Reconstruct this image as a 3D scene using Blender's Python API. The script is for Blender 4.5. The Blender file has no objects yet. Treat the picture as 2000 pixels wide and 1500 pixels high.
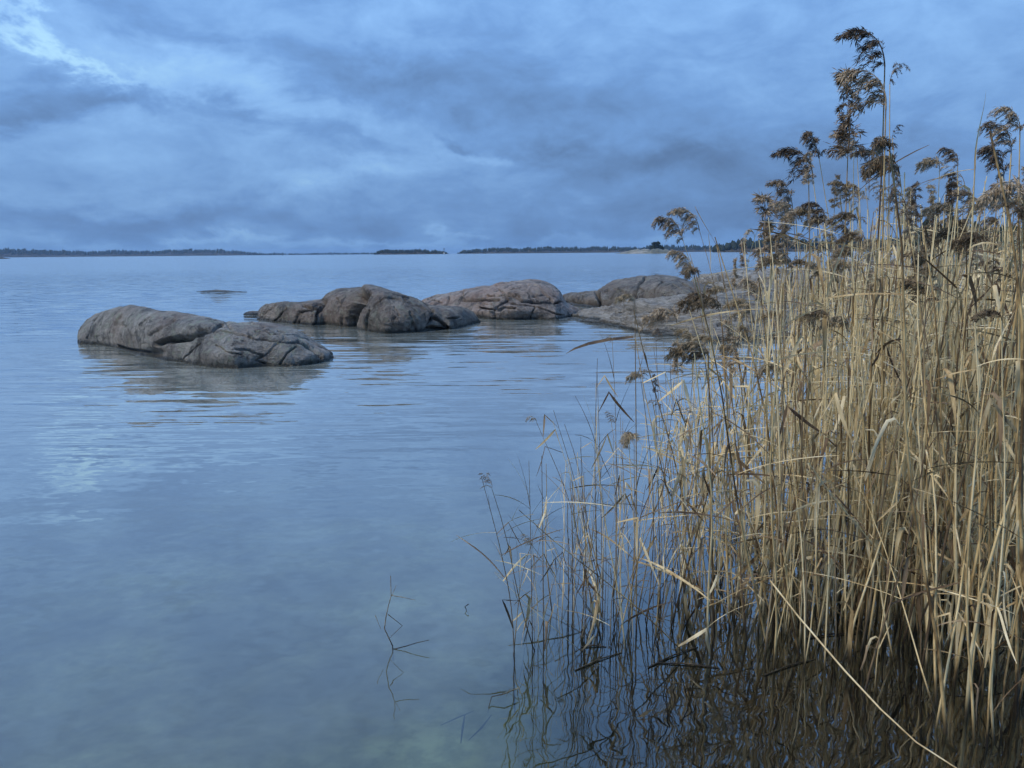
import bpy, math, random
import numpy as np
from mathutils import Matrix, Vector

R = math.radians
S = bpy.context.scene
COL = S.collection
random.seed(11)
RNG = np.random.default_rng(11)

# ------------------------------------------------------------------ camera
CAM_H, PITCH, ROLL, FPX = 1.7, R(9.8), R(0.47), 1483.0
fwd = Vector((0, math.cos(PITCH), -math.sin(PITCH)))
r0 = Vector((1, 0, 0)); u0 = Vector((0, math.sin(PITCH), math.cos(PITCH)))
cr = r0 * math.cos(ROLL) - u0 * math.sin(ROLL)
cu = r0 * math.sin(ROLL) + u0 * math.cos(ROLL)
cam_data = bpy.data.cameras.new('camera')
cam_data.sensor_width = 36.0
cam_data.lens = FPX / 2000 * 36
cam_data.clip_start = 0.05
cam_data.clip_end = 40000
cam = bpy.data.objects.new('camera', cam_data)
COL.objects.link(cam)
M = Matrix((cr, cu, -fwd)).transposed().to_4x4()
M.translation = (0, 0, CAM_H)
cam.matrix_world = M
S.camera = cam
NF, NR, NU = np.array(fwd), np.array(cr), np.array(cu)
CP = np.array((0, 0, CAM_H))


def ray(px, py):
    px = np.asarray(px, float); py = np.asarray(py, float)
    d = NF + ((px - 1000) / FPX)[..., None] * NR - ((py - 750) / FPX)[..., None] * NU
    return d


def ground(px, py, z=0.0):
    d = ray(px, py)
    t = (z - CAM_H) / d[..., 2]
    return CP + d * t[..., None]


def at_depth(px, py, Y):
    d = ray(px, py)
    return CP + d * (Y / d[..., 1])[..., None]


def project(P):
    q = P - CP
    f = q @ NF
    return 1000 + FPX * (q @ NR) / f, 750 - FPX * (q @ NU) / f


# ------------------------------------------------------------------ node helpers
def nd(nt, kind, **kw):
    n = nt.nodes.new(kind)
    for k, v in kw.items():
        setattr(n, k, v)
    return n


def setin(nt, node, idx, val):
    if val is None:
        return
    if isinstance(val, bpy.types.NodeSocket):
        nt.links.new(val, node.inputs[idx])
    else:
        node.inputs[idx].default_value = val


def math_(nt, op, a, b=None, c=None, clamp=False):
    n = nd(nt, 'ShaderNodeMath', operation=op, use_clamp=clamp)
    for i, v in enumerate((a, b, c)):
        setin(nt, n, i, v)
    return n.outputs[0]


def vmath(nt, op, a, b=None, scale=None):
    n = nd(nt, 'ShaderNodeVectorMath', operation=op)
    setin(nt, n, 0, a); setin(nt, n, 1, b)
    if scale is not None:
        setin(nt, n, 'Scale', scale)
    return n.outputs['Value'] if op in ('DOT_PRODUCT', 'LENGTH', 'DISTANCE') else n.outputs[0]


def noise(nt, vec, scale, detail=4, rough=0.55, dist=0.0):
    n = nd(nt, 'ShaderNodeTexNoise')
    if vec is not None:
        nt.links.new(vec, n.inputs['Vector'])
    n.inputs['Scale'].default_value = scale
    n.inputs['Detail'].default_value = detail
    n.inputs['Roughness'].default_value = rough
    n.inputs['Distortion'].default_value = dist
    return n


def mapping(nt, vec, loc=(0, 0, 0), rot=(0, 0, 0), scale=(1, 1, 1), typ='POINT'):
    n = nd(nt, 'ShaderNodeMapping', vector_type=typ)
    nt.links.new(vec, n.inputs['Vector'])
    n.inputs['Location'].default_value = loc
    n.inputs['Rotation'].default_value = rot
    n.inputs['Scale'].default_value = scale
    return n.outputs[0]


def ramp(nt, fac, stops, interp='LINEAR'):
    n = nd(nt, 'ShaderNodeValToRGB')
    cr_ = n.color_ramp
    cr_.interpolation = interp
    while len(cr_.elements) < len(stops):
        cr_.elements.new(0.5)
    for e, (p, c) in zip(cr_.elements, stops):
        e.position = p
        e.color = (*c, 1) if len(c) == 3 else c
    nt.links.new(fac, n.inputs[0])
    return n.outputs[0]


def maprange(nt, v, a, b, c=0.0, d=1.0, smooth=True):
    n = nd(nt, 'ShaderNodeMapRange', interpolation_type='SMOOTHSTEP' if smooth else 'LINEAR')
    nt.links.new(v, n.inputs[0])
    for i, x in enumerate((a, b, c, d)):
        n.inputs[i + 1].default_value = x
    return n.outputs[0]


def mixcol(nt, fac, a, b, blend='MIX'):
    n = nd(nt, 'ShaderNodeMix', data_type='RGBA', blend_type=blend)
    setin(nt, n, 0, fac)
    for i, v in ((6, a), (7, b)):
        if isinstance(v, bpy.types.NodeSocket):
            nt.links.new(v, n.inputs[i])
        else:
            n.inputs[i].default_value = (*v, 1)
    return n.outputs[2]


# ------------------------------------------------------------------ world: overcast dusk sky
SUN_EL, SUN_AZ = R(52), R(248)      # azimuth clockwise from +Y (the view direction)
W = bpy.data.worlds.new('World'); S.world = W
W.use_nodes = True
nt = W.node_tree; nt.nodes.clear()
tc = nd(nt, 'ShaderNodeTexCoord').outputs['Generated']
sx = nd(nt, 'ShaderNodeSeparateXYZ'); nt.links.new(tc, sx.inputs[0])
X, Y, Z = sx.outputs
az = math_(nt, 'ARCTAN2', X, Y)
el = math_(nt, 'ARCSINE', Z)
ang = nd(nt, 'ShaderNodeCombineXYZ'); nt.links.new(az, ang.inputs[0]); nt.links.new(el, ang.inputs[1])
ang = ang.outputs[0]
zz = math_(nt, 'ADD', math_(nt, 'ABSOLUTE', Z), 0.10)
pl = nd(nt, 'ShaderNodeCombineXYZ')
nt.links.new(math_(nt, 'DIVIDE', X, zz), pl.inputs[0])
nt.links.new(math_(nt, 'DIVIDE', Y, zz), pl.inputs[1])
pl = pl.outputs[0]
n_big = noise(nt, mapping(nt, ang, loc=(3.1, 1.7, 0), rot=(0, 0, R(-8)), scale=(2.6, 5.5, 1)), 1.0, 6, 0.55, 0.5)
n_mid = noise(nt, mapping(nt, pl, loc=(8.3, 4.2, 0), scale=(1.3, 0.9, 1)), 1.2, 7, 0.58, 0.6)
n_puf = noise(nt, mapping(nt, ang, loc=(1.3, 7.7, 0), scale=(9, 17, 1)), 1.0, 7, 0.62, 0.5)
n_wrp = noise(nt, mapping(nt, ang, scale=(6, 11, 1)), 1.0, 6, 0.62, 0.3)
warp = vmath(nt, 'MULTIPLY', vmath(nt, 'SUBTRACT', n_wrp.outputs['Color'], (0.5, 0.5, 0.5)), (0.34, 0.18, 0.0))
wang = vmath(nt, 'ADD', ang, warp)
v = math_(nt, 'MULTIPLY_ADD', math_(nt, 'SUBTRACT', n_big.outputs[0], 0.5), 0.20, 0.53)
v = math_(nt, 'MULTIPLY_ADD', math_(nt, 'SUBTRACT', n_mid.outputs[0], 0.5), 0.16, v)
v = math_(nt, 'MULTIPLY_ADD', math_(nt, 'SUBTRACT', n_puf.outputs[0], 0.5), 0.46, v)
n_fin = noise(nt, mapping(nt, ang, loc=(5.3, 2.7, 0), scale=(17, 34, 1)), 1.0, 6, 0.6, 0.4)
v = math_(nt, 'MULTIPLY_ADD', math_(nt, 'SUBTRACT', n_fin.outputs[0], 0.5), 0.26, v)
BLOBS = [  # px, py, half-width, half-height, slope (deg, + = falls to the right), strength
    (145, 86, 140, 13, 13, 0.30), (50, 56, 80, 11, 10, 0.12), (340, 120, 200, 40, 14, 0.13), (540, 180, 170, 36, 20, 0.13),
    (90, 320, 190, 60, 0, 0.10), (700, 345, 210, 20, -4, 0.14), (950, 305, 110, 14, 4, 0.16), (640, 470, 600, 9, 0, 0.16),
    (1750, 110, 300, 120, 0, 0.05), (330, 250, 160, 30, 8, 0.10), (700, 60, 240, 40, 0, 0.04),
    (230, 185, 130, 26, 6, -0.22), (60, 195, 120, 20, 4, -0.20), (860, 165, 290, 55, 7, -0.20), (880, 288, 38, 13, 0, -0.22),
    (1230, 320, 240, 46, 0, -0.24), (1050, 290, 60, 18, 0, -0.10), (300, 425, 460, 26, 0, -0.15), (1350, 440, 420, 30, 0, -0.14),
    (1580, 350, 300, 80, 0, -0.20), (1250, 190, 240, 50, 0, -0.10), (320, 30, 170, 18, 6, -0.10), (600, 260, 140, 26, 20, -0.10),
    (1130, 390, 300, 20, 0, -0.08)]
for (bx, by, hw, hh, sl, am) in BLOBS:
    d = Vector(ray(bx, by)).normalized()
    m = mapping(nt, wang, loc=(math.atan2(d.x, d.y), math.asin(d.z), 0), rot=(0, 0, R(-sl)), scale=(hw / FPX, hh / FPX, 1), typ='TEXTURE')
    e = math_(nt, 'EXPONENT', math_(nt, 'MULTIPLY', vmath(nt, 'DOT_PRODUCT', m, m), -1.0))
    v = math_(nt, 'MULTIPLY_ADD', e, am, v)
ccol = ramp(nt, v, [(0.0, (0.070, 0.130, 0.265)), (0.22, (0.106, 0.208, 0.415)), (0.46, (0.158, 0.322, 0.640)), (0.68, (0.245, 0.462, 0.820)), (1.0, (0.40, 0.68, 0.93))])
grad = math_(nt, 'MULTIPLY_ADD', math_(nt, 'MAXIMUM', Z, 0.0), 1.15, 0.86)
ccol = vmath(nt, 'SCALE', ccol, scale=grad)
sky = nd(nt, 'ShaderNodeTexSky', sky_type='NISHITA')
sky.sun_disc = False
sky.sun_elevation = SUN_EL
sky.sun_rotation = SUN_AZ
sky.air_density = 1.5; sky.dust_density = 2.0
skyc = vmath(nt, 'SCALE', sky.outputs[0], scale=0.06)
tot = mixcol(nt, 0.93, skyc, ccol)
bg = nd(nt, 'ShaderNodeBackground'); nt.links.new(tot, bg.inputs[0]); bg.inputs[1].default_value = 0.56
out = nd(nt, 'ShaderNodeOutputWorld'); nt.links.new(bg.outputs[0], out.inputs[0])
W.cycles.sampling_method = 'MANUAL'; W.cycles.sample_map_resolution = 512

sun_d = bpy.data.lights.new('sun', 'SUN'); sun_d.energy = 1.5; sun_d.angle = R(14); sun_d.color = (1.0, 0.86, 0.63)
sun = bpy.data.objects.new('sun', sun_d); COL.objects.link(sun)
sd = Vector((math.sin(SUN_AZ) * math.cos(SUN_EL), math.cos(SUN_AZ) * math.cos(SUN_EL), math.sin(SUN_EL)))
sun.rotation_euler = sd.to_track_quat('Z', 'Y').to_euler()
vs = S.view_settings
vs.view_transform = 'Standard'; vs.look = 'None'; vs.exposure = 0.9; vs.gamma = 1.0; vs.use_curve_mapping = False
S.cycles.use_denoising = True
S.cycles.use_adaptive_sampling = True; S.cycles.adaptive_threshold = 0.025
S.cycles.max_bounces = 6; S.cycles.diffuse_bounces = 2; S.cycles.glossy_bounces = 3; S.cycles.transparent_max_bounces = 8
S.cycles.volume_bounces = 0; S.cycles.caustics_reflective = False; S.cycles.caustics_refractive = False


# ------------------------------------------------------------------ object helpers
def new_mat(name):
    m = bpy.data.materials.new(name); m.use_nodes = True
    t = m.node_tree; t.nodes.clear()
    o = nd(t, 'ShaderNodeOutputMaterial')
    return m, t, o


def mesh_from(name, V, F, mat=None, smooth=True):
    me = bpy.data.meshes.new(name)
    V = np.asarray(V, np.float32)
    if isinstance(F, np.ndarray):
        k = F.shape[1]
        me.vertices.add(len(V)); me.vertices.foreach_set('co', V.ravel())
        me.loops.add(F.size); me.loops.foreach_set('vertex_index', F.astype(np.int32).ravel())
        me.polygons.add(len(F)); me.polygons.foreach_set('loop_start', np.arange(len(F), dtype=np.int32) * k)
        me.update(calc_edges=True)
    else:
        me.from_pydata([tuple(map(float, p)) for p in V], [], F); me.update()
    if smooth:
        me.polygons.foreach_set('use_smooth', np.ones(len(me.polygons), bool))
    if mat:
        me.materials.append(mat)
    me.validate()
    return me


def obj(name, data, parent=None, label=None, cat=None, group=None, kind=None):
    o = bpy.data.objects.new(name, data); COL.objects.link(o)
    if parent is not None:
        o.parent = parent
    for k, val in (('label', label), ('category', cat), ('group', group), ('kind', kind)):
        if val:
            o[k] = val
    return o


def grid_faces(nr, nc, close=False):
    i = np.arange(nr - 1)[:, None]; j = np.arange(nc if close else nc - 1)[None, :]
    j2 = (j + 1) % nc
    return np.stack([i * nc + j, i * nc + j2, (i + 1) * nc + j2, (i + 1) * nc + j], -1).reshape(-1, 4)


def vnoise(P, seed=0):
    """smooth value noise, P (n,3) -> (-1..1)"""
    Pi = np.floor(P).astype(np.int64); f = P - Pi; f = f * f * f * (f * (f * 6 - 15) + 10)

    def h(ix, iy, iz):
        n = (ix * 374761393 + iy * 668265263 + iz * 2147483647 + seed * 974634) & 0xFFFFFFFF
        n = ((n ^ (n >> 13)) * 1274126177) & 0xFFFFFFFF
        n = n ^ (n >> 16)
        return (n & 0xFFFF) / 32767.5 - 1
    x, y, z = Pi.T; a, b, c = f.T
    r = 0
    for dx in (0, 1):
        for dy in (0, 1):
            for dz in (0, 1):
                r = r + h(x + dx, y + dy, z + dz) * (a if dx else 1 - a) * (b if dy else 1 - b) * (c if dz else 1 - c)
    return r


def fbm(P, octs=4, seed=0, gain=0.5):
    s, a = 0, 1.0
    for o in range(octs):
        s = s + a * vnoise(P * 2.0 ** o + 17.3 * o, seed + o); a *= gain
    return s


# ------------------------------------------------------------------ materials of the setting
def make_water():
    m, t, o = new_mat('sea_water')
    g = nd(t, 'ShaderNodeNewGeometry'); pos = g.outputs['Position']
    dist = vmath(t, 'LENGTH', vmath(t, 'MULTIPLY', pos, (1, 1, 0)))
    far = maprange(t, dist, 9.0, 34.0)
    mid = maprange(t, dist, 3.0, 12.0)

    def slopes(vec, scale, detail, rough=0.5):
        n = noise(t, vec, scale, detail, rough)
        return vmath(t, 'SUBTRACT', n.outputs['Color'], (0.5, 0.5, 0.5))
    # long low ripples that run across the bay, rising a little to the right
    rp = slopes(mapping(t, pos, rot=(0, 0, R(-22)), scale=(0.55, 2.6, 1)), 1.0, 3, 0.55)
    rq = slopes(mapping(t, pos, rot=(0, 0, R(-18)), scale=(0.9, 8.5, 1)), 1.0, 3, 0.55)
    fine = slopes(mapping(t, pos, rot=(0, 0, R(10)), scale=(9, 12, 1)), 1.0, 1, 0.4)
    chop = slopes(mapping(t, pos, rot=(0, 0, R(-8)), scale=(1.3, 2.6, 1)), 1.0, 5, 0.65)
    gust = noise(t, mapping(t, pos, scale=(0.06, 0.22, 1)), 1.0, 3, 0.55).outputs[0]
    gust = maprange(t, gust, 0.3, 0.7, 0.35, 1.3)
    patch = noise(t, mapping(t, pos, loc=(4, 1, 0), scale=(0.25, 0.45, 1)), 1.0, 2).outputs[0]
    patch = maprange(t, patch, 0.34, 0.66, 0.25, 1.0)
    s = vmath(t, 'SCALE', rp, scale=math_(t, 'MULTIPLY_ADD', mid, 0.09, 0.03))
    s = vmath(t, 'ADD', s, vmath(t, 'SCALE', rq, scale=math_(t, 'MULTIPLY', patch, math_(t, 'MULTIPLY_ADD', mid, 0.56, 0.03))))
    s = vmath(t, 'ADD', s, vmath(t, 'SCALE', fine, scale=0.055))
    s = vmath(t, 'ADD', s, vmath(t, 'SCALE', chop, scale=math_(t, 'MULTIPLY', math_(t, 'MULTIPLY', far, gust), 1.0)))
    s = vmath(t, 'MULTIPLY', s, (1, 1, 0))
    nrm = vmath(t, 'NORMALIZE', vmath(t, 'ADD', s, (0, 0, 1)))
    # reflectance grows towards grazing view (Schlick form)
    cosv = math_(t, 'ABSOLUTE', vmath(t, 'DOT_PRODUCT', nrm, g.outputs['Incoming']))
    refl = math_(t, 'MULTIPLY_ADD', math_(t, 'POWER', math_(t, 'SUBTRACT', 1.0, cosv), 2.4), 0.96, 0.03, clamp=True)
    gl = nd(t, 'ShaderNodeBsdfGlossy'); gl.inputs['Color'].default_value = (1, 1, 1, 1)
    t.links.new(maprange(t, dist, 8, 120, 0.02, 0.14), gl.inputs['Roughness'])
    t.links.new(nrm, gl.inputs['Normal'])
    tr = nd(t, 'ShaderNodeBsdfTransparent'); tr.inputs[0].default_value = (0.78, 0.86, 0.76, 1)
    df = nd(t, 'ShaderNodeBsdfDiffuse'); df.inputs[0].default_value = (0.22, 0.245, 0.23, 1)
    mk = nd(t, 'ShaderNodeMixShader')
    # pale murk brightens open water; thinned inside the reed bed to paint its shade
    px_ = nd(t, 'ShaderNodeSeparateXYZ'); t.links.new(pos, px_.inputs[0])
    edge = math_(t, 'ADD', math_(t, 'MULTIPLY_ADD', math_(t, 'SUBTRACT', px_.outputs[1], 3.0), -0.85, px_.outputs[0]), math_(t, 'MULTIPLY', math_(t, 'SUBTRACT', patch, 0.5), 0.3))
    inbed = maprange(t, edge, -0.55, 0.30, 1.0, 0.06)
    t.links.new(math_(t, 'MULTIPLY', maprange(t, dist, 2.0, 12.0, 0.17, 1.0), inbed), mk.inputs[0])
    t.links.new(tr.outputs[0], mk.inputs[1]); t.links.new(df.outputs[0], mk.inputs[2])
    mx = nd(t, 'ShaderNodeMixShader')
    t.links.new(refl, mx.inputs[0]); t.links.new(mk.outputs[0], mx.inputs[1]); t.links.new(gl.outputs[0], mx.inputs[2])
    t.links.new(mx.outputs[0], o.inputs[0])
    return m


def make_seabed():
    m, t, o = new_mat('seabed_mud')
    pos = nd(t, 'ShaderNodeNewGeometry').outputs['Position']
    a = noise(t, mapping(t, pos, rot=(0, 0, R(25)), scale=(0.9, 1.3, 1)), 1.0, 5, 0.55, 0.4).outputs[0]
    b = noise(t, pos, 9.0, 4, 0.6).outputs[0]
    c1 = ramp(t, a, [(0.33, (0.058, 0.054, 0.042)), (0.45, (0.110, 0.105, 0.075)), (0.54, (0.155, 0.155, 0.105)), (0.64, (0.23, 0.24, 0.155))])
    c = mixcol(t, maprange(t, b, 0.35, 0.7, 0, 0.45), c1, (0.045, 0.042, 0.034))
    sp = nd(t, 'ShaderNodeSeparateXYZ'); t.links.new(pos, sp.inputs[0])
    # shade under the reed bed, painted near black into the seabed colour
    bed_shade = maprange(t, math_(t, 'ADD', sp.outputs[0], math_(t, 'MULTIPLY', a, 0.9)), 0.15, 0.95)
    c = mixcol(t, bed_shade, c, (0.008, 0.008, 0.006))
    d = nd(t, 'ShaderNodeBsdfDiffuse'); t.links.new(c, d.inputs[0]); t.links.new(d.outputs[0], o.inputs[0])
    return m


def make_rock(name, dark, mid, light, tint, lichen=0.35, seed=0.0, streak=(1, 1, 1), scl=1.0, black=0.8, bump=1.0):
    m, t, o = new_mat(name)
    pos0 = nd(t, 'ShaderNodeNewGeometry').outputs['Position']
    pos = vmath(t, 'ADD', pos0, (seed, seed * 2.3, seed * 0.7))
    a = noise(t, mapping(t, pos, scale=streak), 1.7 * scl, 6, 0.62, 0.6).outputs[0]
    b = noise(t, mapping(t, pos, scale=streak), 9.0 * scl, 6, 0.7).outputs[0]
    c = noise(t, pos, 42.0, 4, 0.7).outputs[0]
    v_ = math_(t, 'ADD', math_(t, 'MULTIPLY', a, 0.5), math_(t, 'ADD', math_(t, 'MULTIPLY', b, 0.35), math_(t, 'MULTIPLY', c, 0.15)))
    col = ramp(t, v_, [(0.40, dark), (0.50, mid), (0.62, light)])
    tn = noise(t, pos, 0.9, 4, 0.6).outputs[0]
    col = mixcol(t, maprange(t, tn, 0.42, 0.62, 0, 0.75), col, mixcol(t, 0.5, col, tint))
    ln = noise(t, pos, 5.0, 8, 0.75, 0.8).outputs[0]
    col = mixcol(t, maprange(t, ln, 0.53, 0.60, 0, lichen), col, (0.26, 0.29, 0.23))
    bl = noise(t, mapping(t, pos, scale=(1, 1, 0.5)), 3.2, 8, 0.78, 0.5).outputs[0]
    col = mixcol(t, maprange(t, bl, 0.53, 0.60, 0, black), col, (0.022, 0.023, 0.026))
    # algae and wet band by the water
    sp = nd(t, 'ShaderNodeSeparateXYZ'); t.links.new(pos0, sp.inputs[0])
    wetv = math_(t, 'ADD', sp.outputs[2], math_(t, 'MULTIPLY', math_(t, 'SUBTRACT', b, 0.5), 0.12))
    wet = maprange(t, wetv, 0.03, 0.10, 1.0, 0.0)
    col = mixcol(t, math_(t, 'MULTIPLY', wet, 0.85), col, (0.022, 0.026, 0.024))
    p = nd(t, 'ShaderNodeBsdfPrincipled')
    t.links.new(col, p.inputs['Base Color'])
    t.links.new(maprange(t, wet, 0, 1, 0.62, 0.28, False), p.inputs['Roughness'])
    p.inputs['Specular IOR Level'].default_value = 0.35
    bm = nd(t, 'ShaderNodeBump'); bm.inputs['Strength'].default_value = bump; bm.inputs['Distance'].default_value = 0.14
    hh = math_(t, 'ADD', math_(t, 'MULTIPLY', b, 1.0), math_(t, 'MULTIPLY', c, 0.35))
    t.links.new(hh, bm.inputs['Height']); t.links.new(bm.outputs[0], p.inputs['Normal'])
    t.links.new(p.outputs[0], o.inputs[0])
    return m


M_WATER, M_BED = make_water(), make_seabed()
M_ROCK_A = make_rock('granite_grey', (0.085, 0.084, 0.080), (0.235, 0.229, 0.215), (0.43, 0.415, 0.385), (0.27, 0.20, 0.165), 0.75, 0.0)
M_ROCK_B = make_rock('granite_brown', (0.055, 0.050, 0.046), (0.155, 0.142, 0.126), (0.31, 0.285, 0.255), (0.23, 0.165, 0.135), 0.35, 3.7)
M_ROCK_C = make_rock('granite_pink', (0.10, 0.086, 0.078), (0.26, 0.222, 0.20), (0.42, 0.37, 0.335), (0.32, 0.205, 0.16), 0.25, 9.1)
M_ROCK_E = make_rock('granite_dark', (0.055, 0.050, 0.045), (0.15, 0.135, 0.118), (0.28, 0.255, 0.22), (0.19, 0.14, 0.11), 0.3, 14.9)
M_ROCK_G = make_rock('granite_pale', (0.06, 0.059, 0.056), (0.25, 0.242, 0.225), (0.46, 0.45, 0.42), (0.22, 0.195, 0.17), 0.15, 21.3, (0.22, 1.5, 7.0), 1.0, 0.45, 0.8)

# ------------------------------------------------------------------ water and seabed sheets
SEA = 9000.0
th = np.linspace(0, 2 * math.pi, 97)[:-1]
rad = np.concatenate([[0.01], np.geomspace(0.5, SEA, 60)])
V = np.stack([rad[:, None] * np.cos(th), rad[:, None] * np.sin(th), np.zeros((len(rad), len(th)))], -1).reshape(-1, 3)
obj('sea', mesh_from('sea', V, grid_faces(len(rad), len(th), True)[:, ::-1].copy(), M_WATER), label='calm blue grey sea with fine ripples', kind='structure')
dz = -0.28 - 0.055 * np.clip(rad, 0, 40) - 0.05 * np.clip(rad - 40, 0, 20)
Vb = V.copy(); Vb[:, 2] = np.repeat(dz, len(th))
Vb[:, 2] += 0.05 * fbm(Vb * np.array((0.8, 0.8, 0)), 3, 5) * (np.linalg.norm(Vb[:, :2], axis=1) < 60)
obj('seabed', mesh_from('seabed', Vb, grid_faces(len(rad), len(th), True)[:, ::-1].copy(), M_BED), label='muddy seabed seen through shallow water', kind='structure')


# ------------------------------------------------------------------ granite rocks
def seg_dist(px, py, poly):
    """distance in pixels to a polyline"""
    best = np.full(px.shape, 1e9)
    for (x0, y0), (x1, y1) in zip(poly[:-1], poly[1:]):
        dx, dy = x1 - x0, y1 - y0
        tt = np.clip(((px - x0) * dx + (py - y0) * dy) / (dx * dx + dy * dy + 1e-9), 0, 1)
        best = np.minimum(best, np.hypot(px - x0 - tt * dx, py - y0 - tt * dy))
    return best


def rock(name, crest, water, w_front, w_back, expo, mat, label, grooves=(), bumps=(), cols=340, rows=130, rough=0.05,
         freq=1.6, seed=0, group=None, strata=0.0, joints=16):
    crest = np.array(crest, float); water = np.array(water, float)
    x0, x1 = max(crest[0, 0], water[0, 0]), min(crest[-1, 0], water[-1, 0])
    u = np.linspace(0, 1, cols)
    u = 0.5 - 0.5 * np.cos(np.pi * u) * (0.75 + 0.25 * np.abs(np.cos(np.pi * u)))
    px = x0 + (x1 - x0) * u
    cy = np.interp(px, crest[:, 0], crest[:, 1]); wy = np.interp(px, water[:, 0], water[:, 1])
    k = max(3, cols // 60)
    ker = np.hanning(2 * k + 1); ker /= ker.sum()
    sm = lambda a: np.convolve(np.pad(a, k, mode='edge'), ker, 'valid')
    cy, wy = sm(cy), sm(wy)
    Pf = ground(px, wy)
    dr = ray(px, wy); dr = dr[:, :2] / np.linalg.norm(dr[:, :2], axis=1)[:, None]
    df = np.linalg.norm(Pf[:, :2], axis=1)
    span = np.clip((wy - cy) / (wy - cy).max(), 0.0, 1)
    wf = w_front * np.clip(span, 0.02, 1) ** 0.55
    wb = w_back * np.clip(span, 0.02, 1) ** 0.55
    # crest height so that the crest projects on its outline
    rc = ray(px, cy); rl = np.linalg.norm(rc[:, :2], axis=1)
    zc = CAM_H + rc[:, 2] / rl * (df + wf)
    zc = np.maximum(zc, 0.01)
    nf, nb = int(rows * 0.66), rows - int(rows * 0.66)
    th_ = np.linspace(0, np.pi / 2, nf)[:, None]
    ex = 2.0 / expo
    dep_f = wf * (1 - np.cos(th_) ** ex); z_f = zc * np.sin(th_) ** ex
    ph = np.linspace(0, np.pi / 2, nb + 1)[1:, None]
    dep_b = wf + wb * np.sin(ph); z_b = zc * np.cos(ph)
    sk = np.linspace(1, 0, 10)[:-1, None]
    dep_s = -0.35 * sk - 0.0 * wf; z_s = -0.75 * sk + 0 * wf
    kb = np.linspace(0, 1, 5)[1:, None]
    dep_k = wf + wb + 0.3 * kb; z_k = -0.75 * kb + 0 * wf
    dep = np.vstack([dep_s, dep_f, dep_b, dep_k]); z = np.vstack([z_s, z_f, z_b, z_k])
    P = np.zeros(dep.shape + (3,))
    P[..., 0] = Pf[:, 0] + dr[:, 0] * dep
    P[..., 1] = Pf[:, 1] + dr[:, 1] * dep
    P[..., 2] = z
    nr, nc = dep.shape
    du = np.gradient(P, axis=1); dv = np.gradient(P, axis=0)
    N = np.cross(du, dv); N /= np.linalg.norm(N, axis=-1)[..., None] + 1e-9
    qx, qy = project(P.reshape(-1, 3)); qx = qx.reshape(nr, nc); qy = qy.reshape(nr, nc)
    front = np.zeros((nr, 1)); front[:9 + nf] = 1; front[9 + nf:9 + nf + 6, 0] = np.linspace(1, 0, 6)
    disp = np.zeros((nr, nc))
    fl = P.reshape(-1, 3)
    disp += rough * (fbm(fl * freq, 4, seed)).reshape(nr, nc)
    rid = 1 - np.abs(fbm(fl * freq * 1.7 + 5, 3, seed + 40)).reshape(nr, nc)
    disp -= rough * 0.35 * np.clip(rid - 0.90, 0, 1) / 0.10
    disp += rough * 0.45 * (np.abs(fbm(fl * freq * 5 + 3, 3, seed + 50)) - 0.35).reshape(nr, nc)
    if strata:
        s_ = fl[:, 2] * 9 + fl[:, 1] * 1.1 + 0.25 * fl[:, 0] + 0.9 * fbm(fl * 0.8, 3, seed + 9)
        disp += (strata * (np.abs((s_ % 1) - 0.5) * 2 - 0.5)).reshape(nr, nc)
        s2 = fl[:, 2] * 25 + fl[:, 1] * 3 + 0.7 * fl[:, 0] + 1.6 * fbm(fl * 1.3, 3, seed + 19)
        disp += (strata * 0.4 * (np.abs((s2 % 1) - 0.5) * 2 - 0.5)).reshape(nr, nc)
    if joints:      # blocks between joints sit a little proud or tilted
        rj = np.random.default_rng(seed + 500)
        sel = fl[rj.integers(0, len(fl), joints)]
        wp = fl + 0.22 * np.stack([fbm(fl * 1.5 + k_, 3, seed + 80 + k_) for k_ in (0, 11, 23)], -1)
        dj = np.linalg.norm((wp[:, None] - sel[None]) * np.array((1.0, 0.8, 1.6)), axis=2)
        o2 = np.argpartition(dj, 1, axis=1)[:, :2]
        r2 = np.take_along_axis(dj, o2, 1)
        sw = r2[:, 0] > r2[:, 1]; o2[sw] = o2[sw][:, ::-1]; r2.sort(axis=1)
        offs = rj.normal(size=joints) * rough * 0.9; tilt = rj.normal(size=(joints, 3)) * rough * 0.9
        blk = offs[o2[:, 0]] + ((wp - sel[o2[:, 0]]) * tilt[o2[:, 0]]).sum(1)
        gap = r2[:, 1] - r2[:, 0]
        ew = np.clip(gap / 0.05, 0, 1)
        keep = vnoise(fl * 0.9 + 3.3, seed + 90) > -0.25
        disp += (0.35 * blk * ew - np.where(keep, 1.1, 0.15) * rough * np.exp(-(gap / 0.022) ** 2)).reshape(nr, nc)
    jx = 3.0 * fbm(np.stack([qx * 0.05, qy * 0.08, qx * 0], -1).reshape(-1, 3), 3, seed + 70).reshape(nr, nc)
    jy = 2.2 * fbm(np.stack([qx * 0.06, qy * 0.08, qx * 0 + 7], -1).reshape(-1, 3), 3, seed + 71).reshape(nr, nc)
    for (bx, by, rx, ry, am) in bumps:
        disp += front * am * np.exp(-((qx - bx) / rx) ** 2 - ((qy - by) / ry) ** 2)
    for (poly, wd, dp) in grooves:
        dd = seg_dist(qx + jx * 0.6, qy + jy * 0.6, poly)
        wd = wd * 0.70
        disp -= front * dp * 1.0 * np.clip(1.6 * np.exp(-(dd / wd) ** 2), 0, 1)
    P = P + N * disp[..., None]
    # close the two ends
    me = mesh_from(name, P.reshape(-1, 3), grid_faces(nr, nc), mat)
    return obj(name, me, label=label, cat='rock', group=group)


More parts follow.
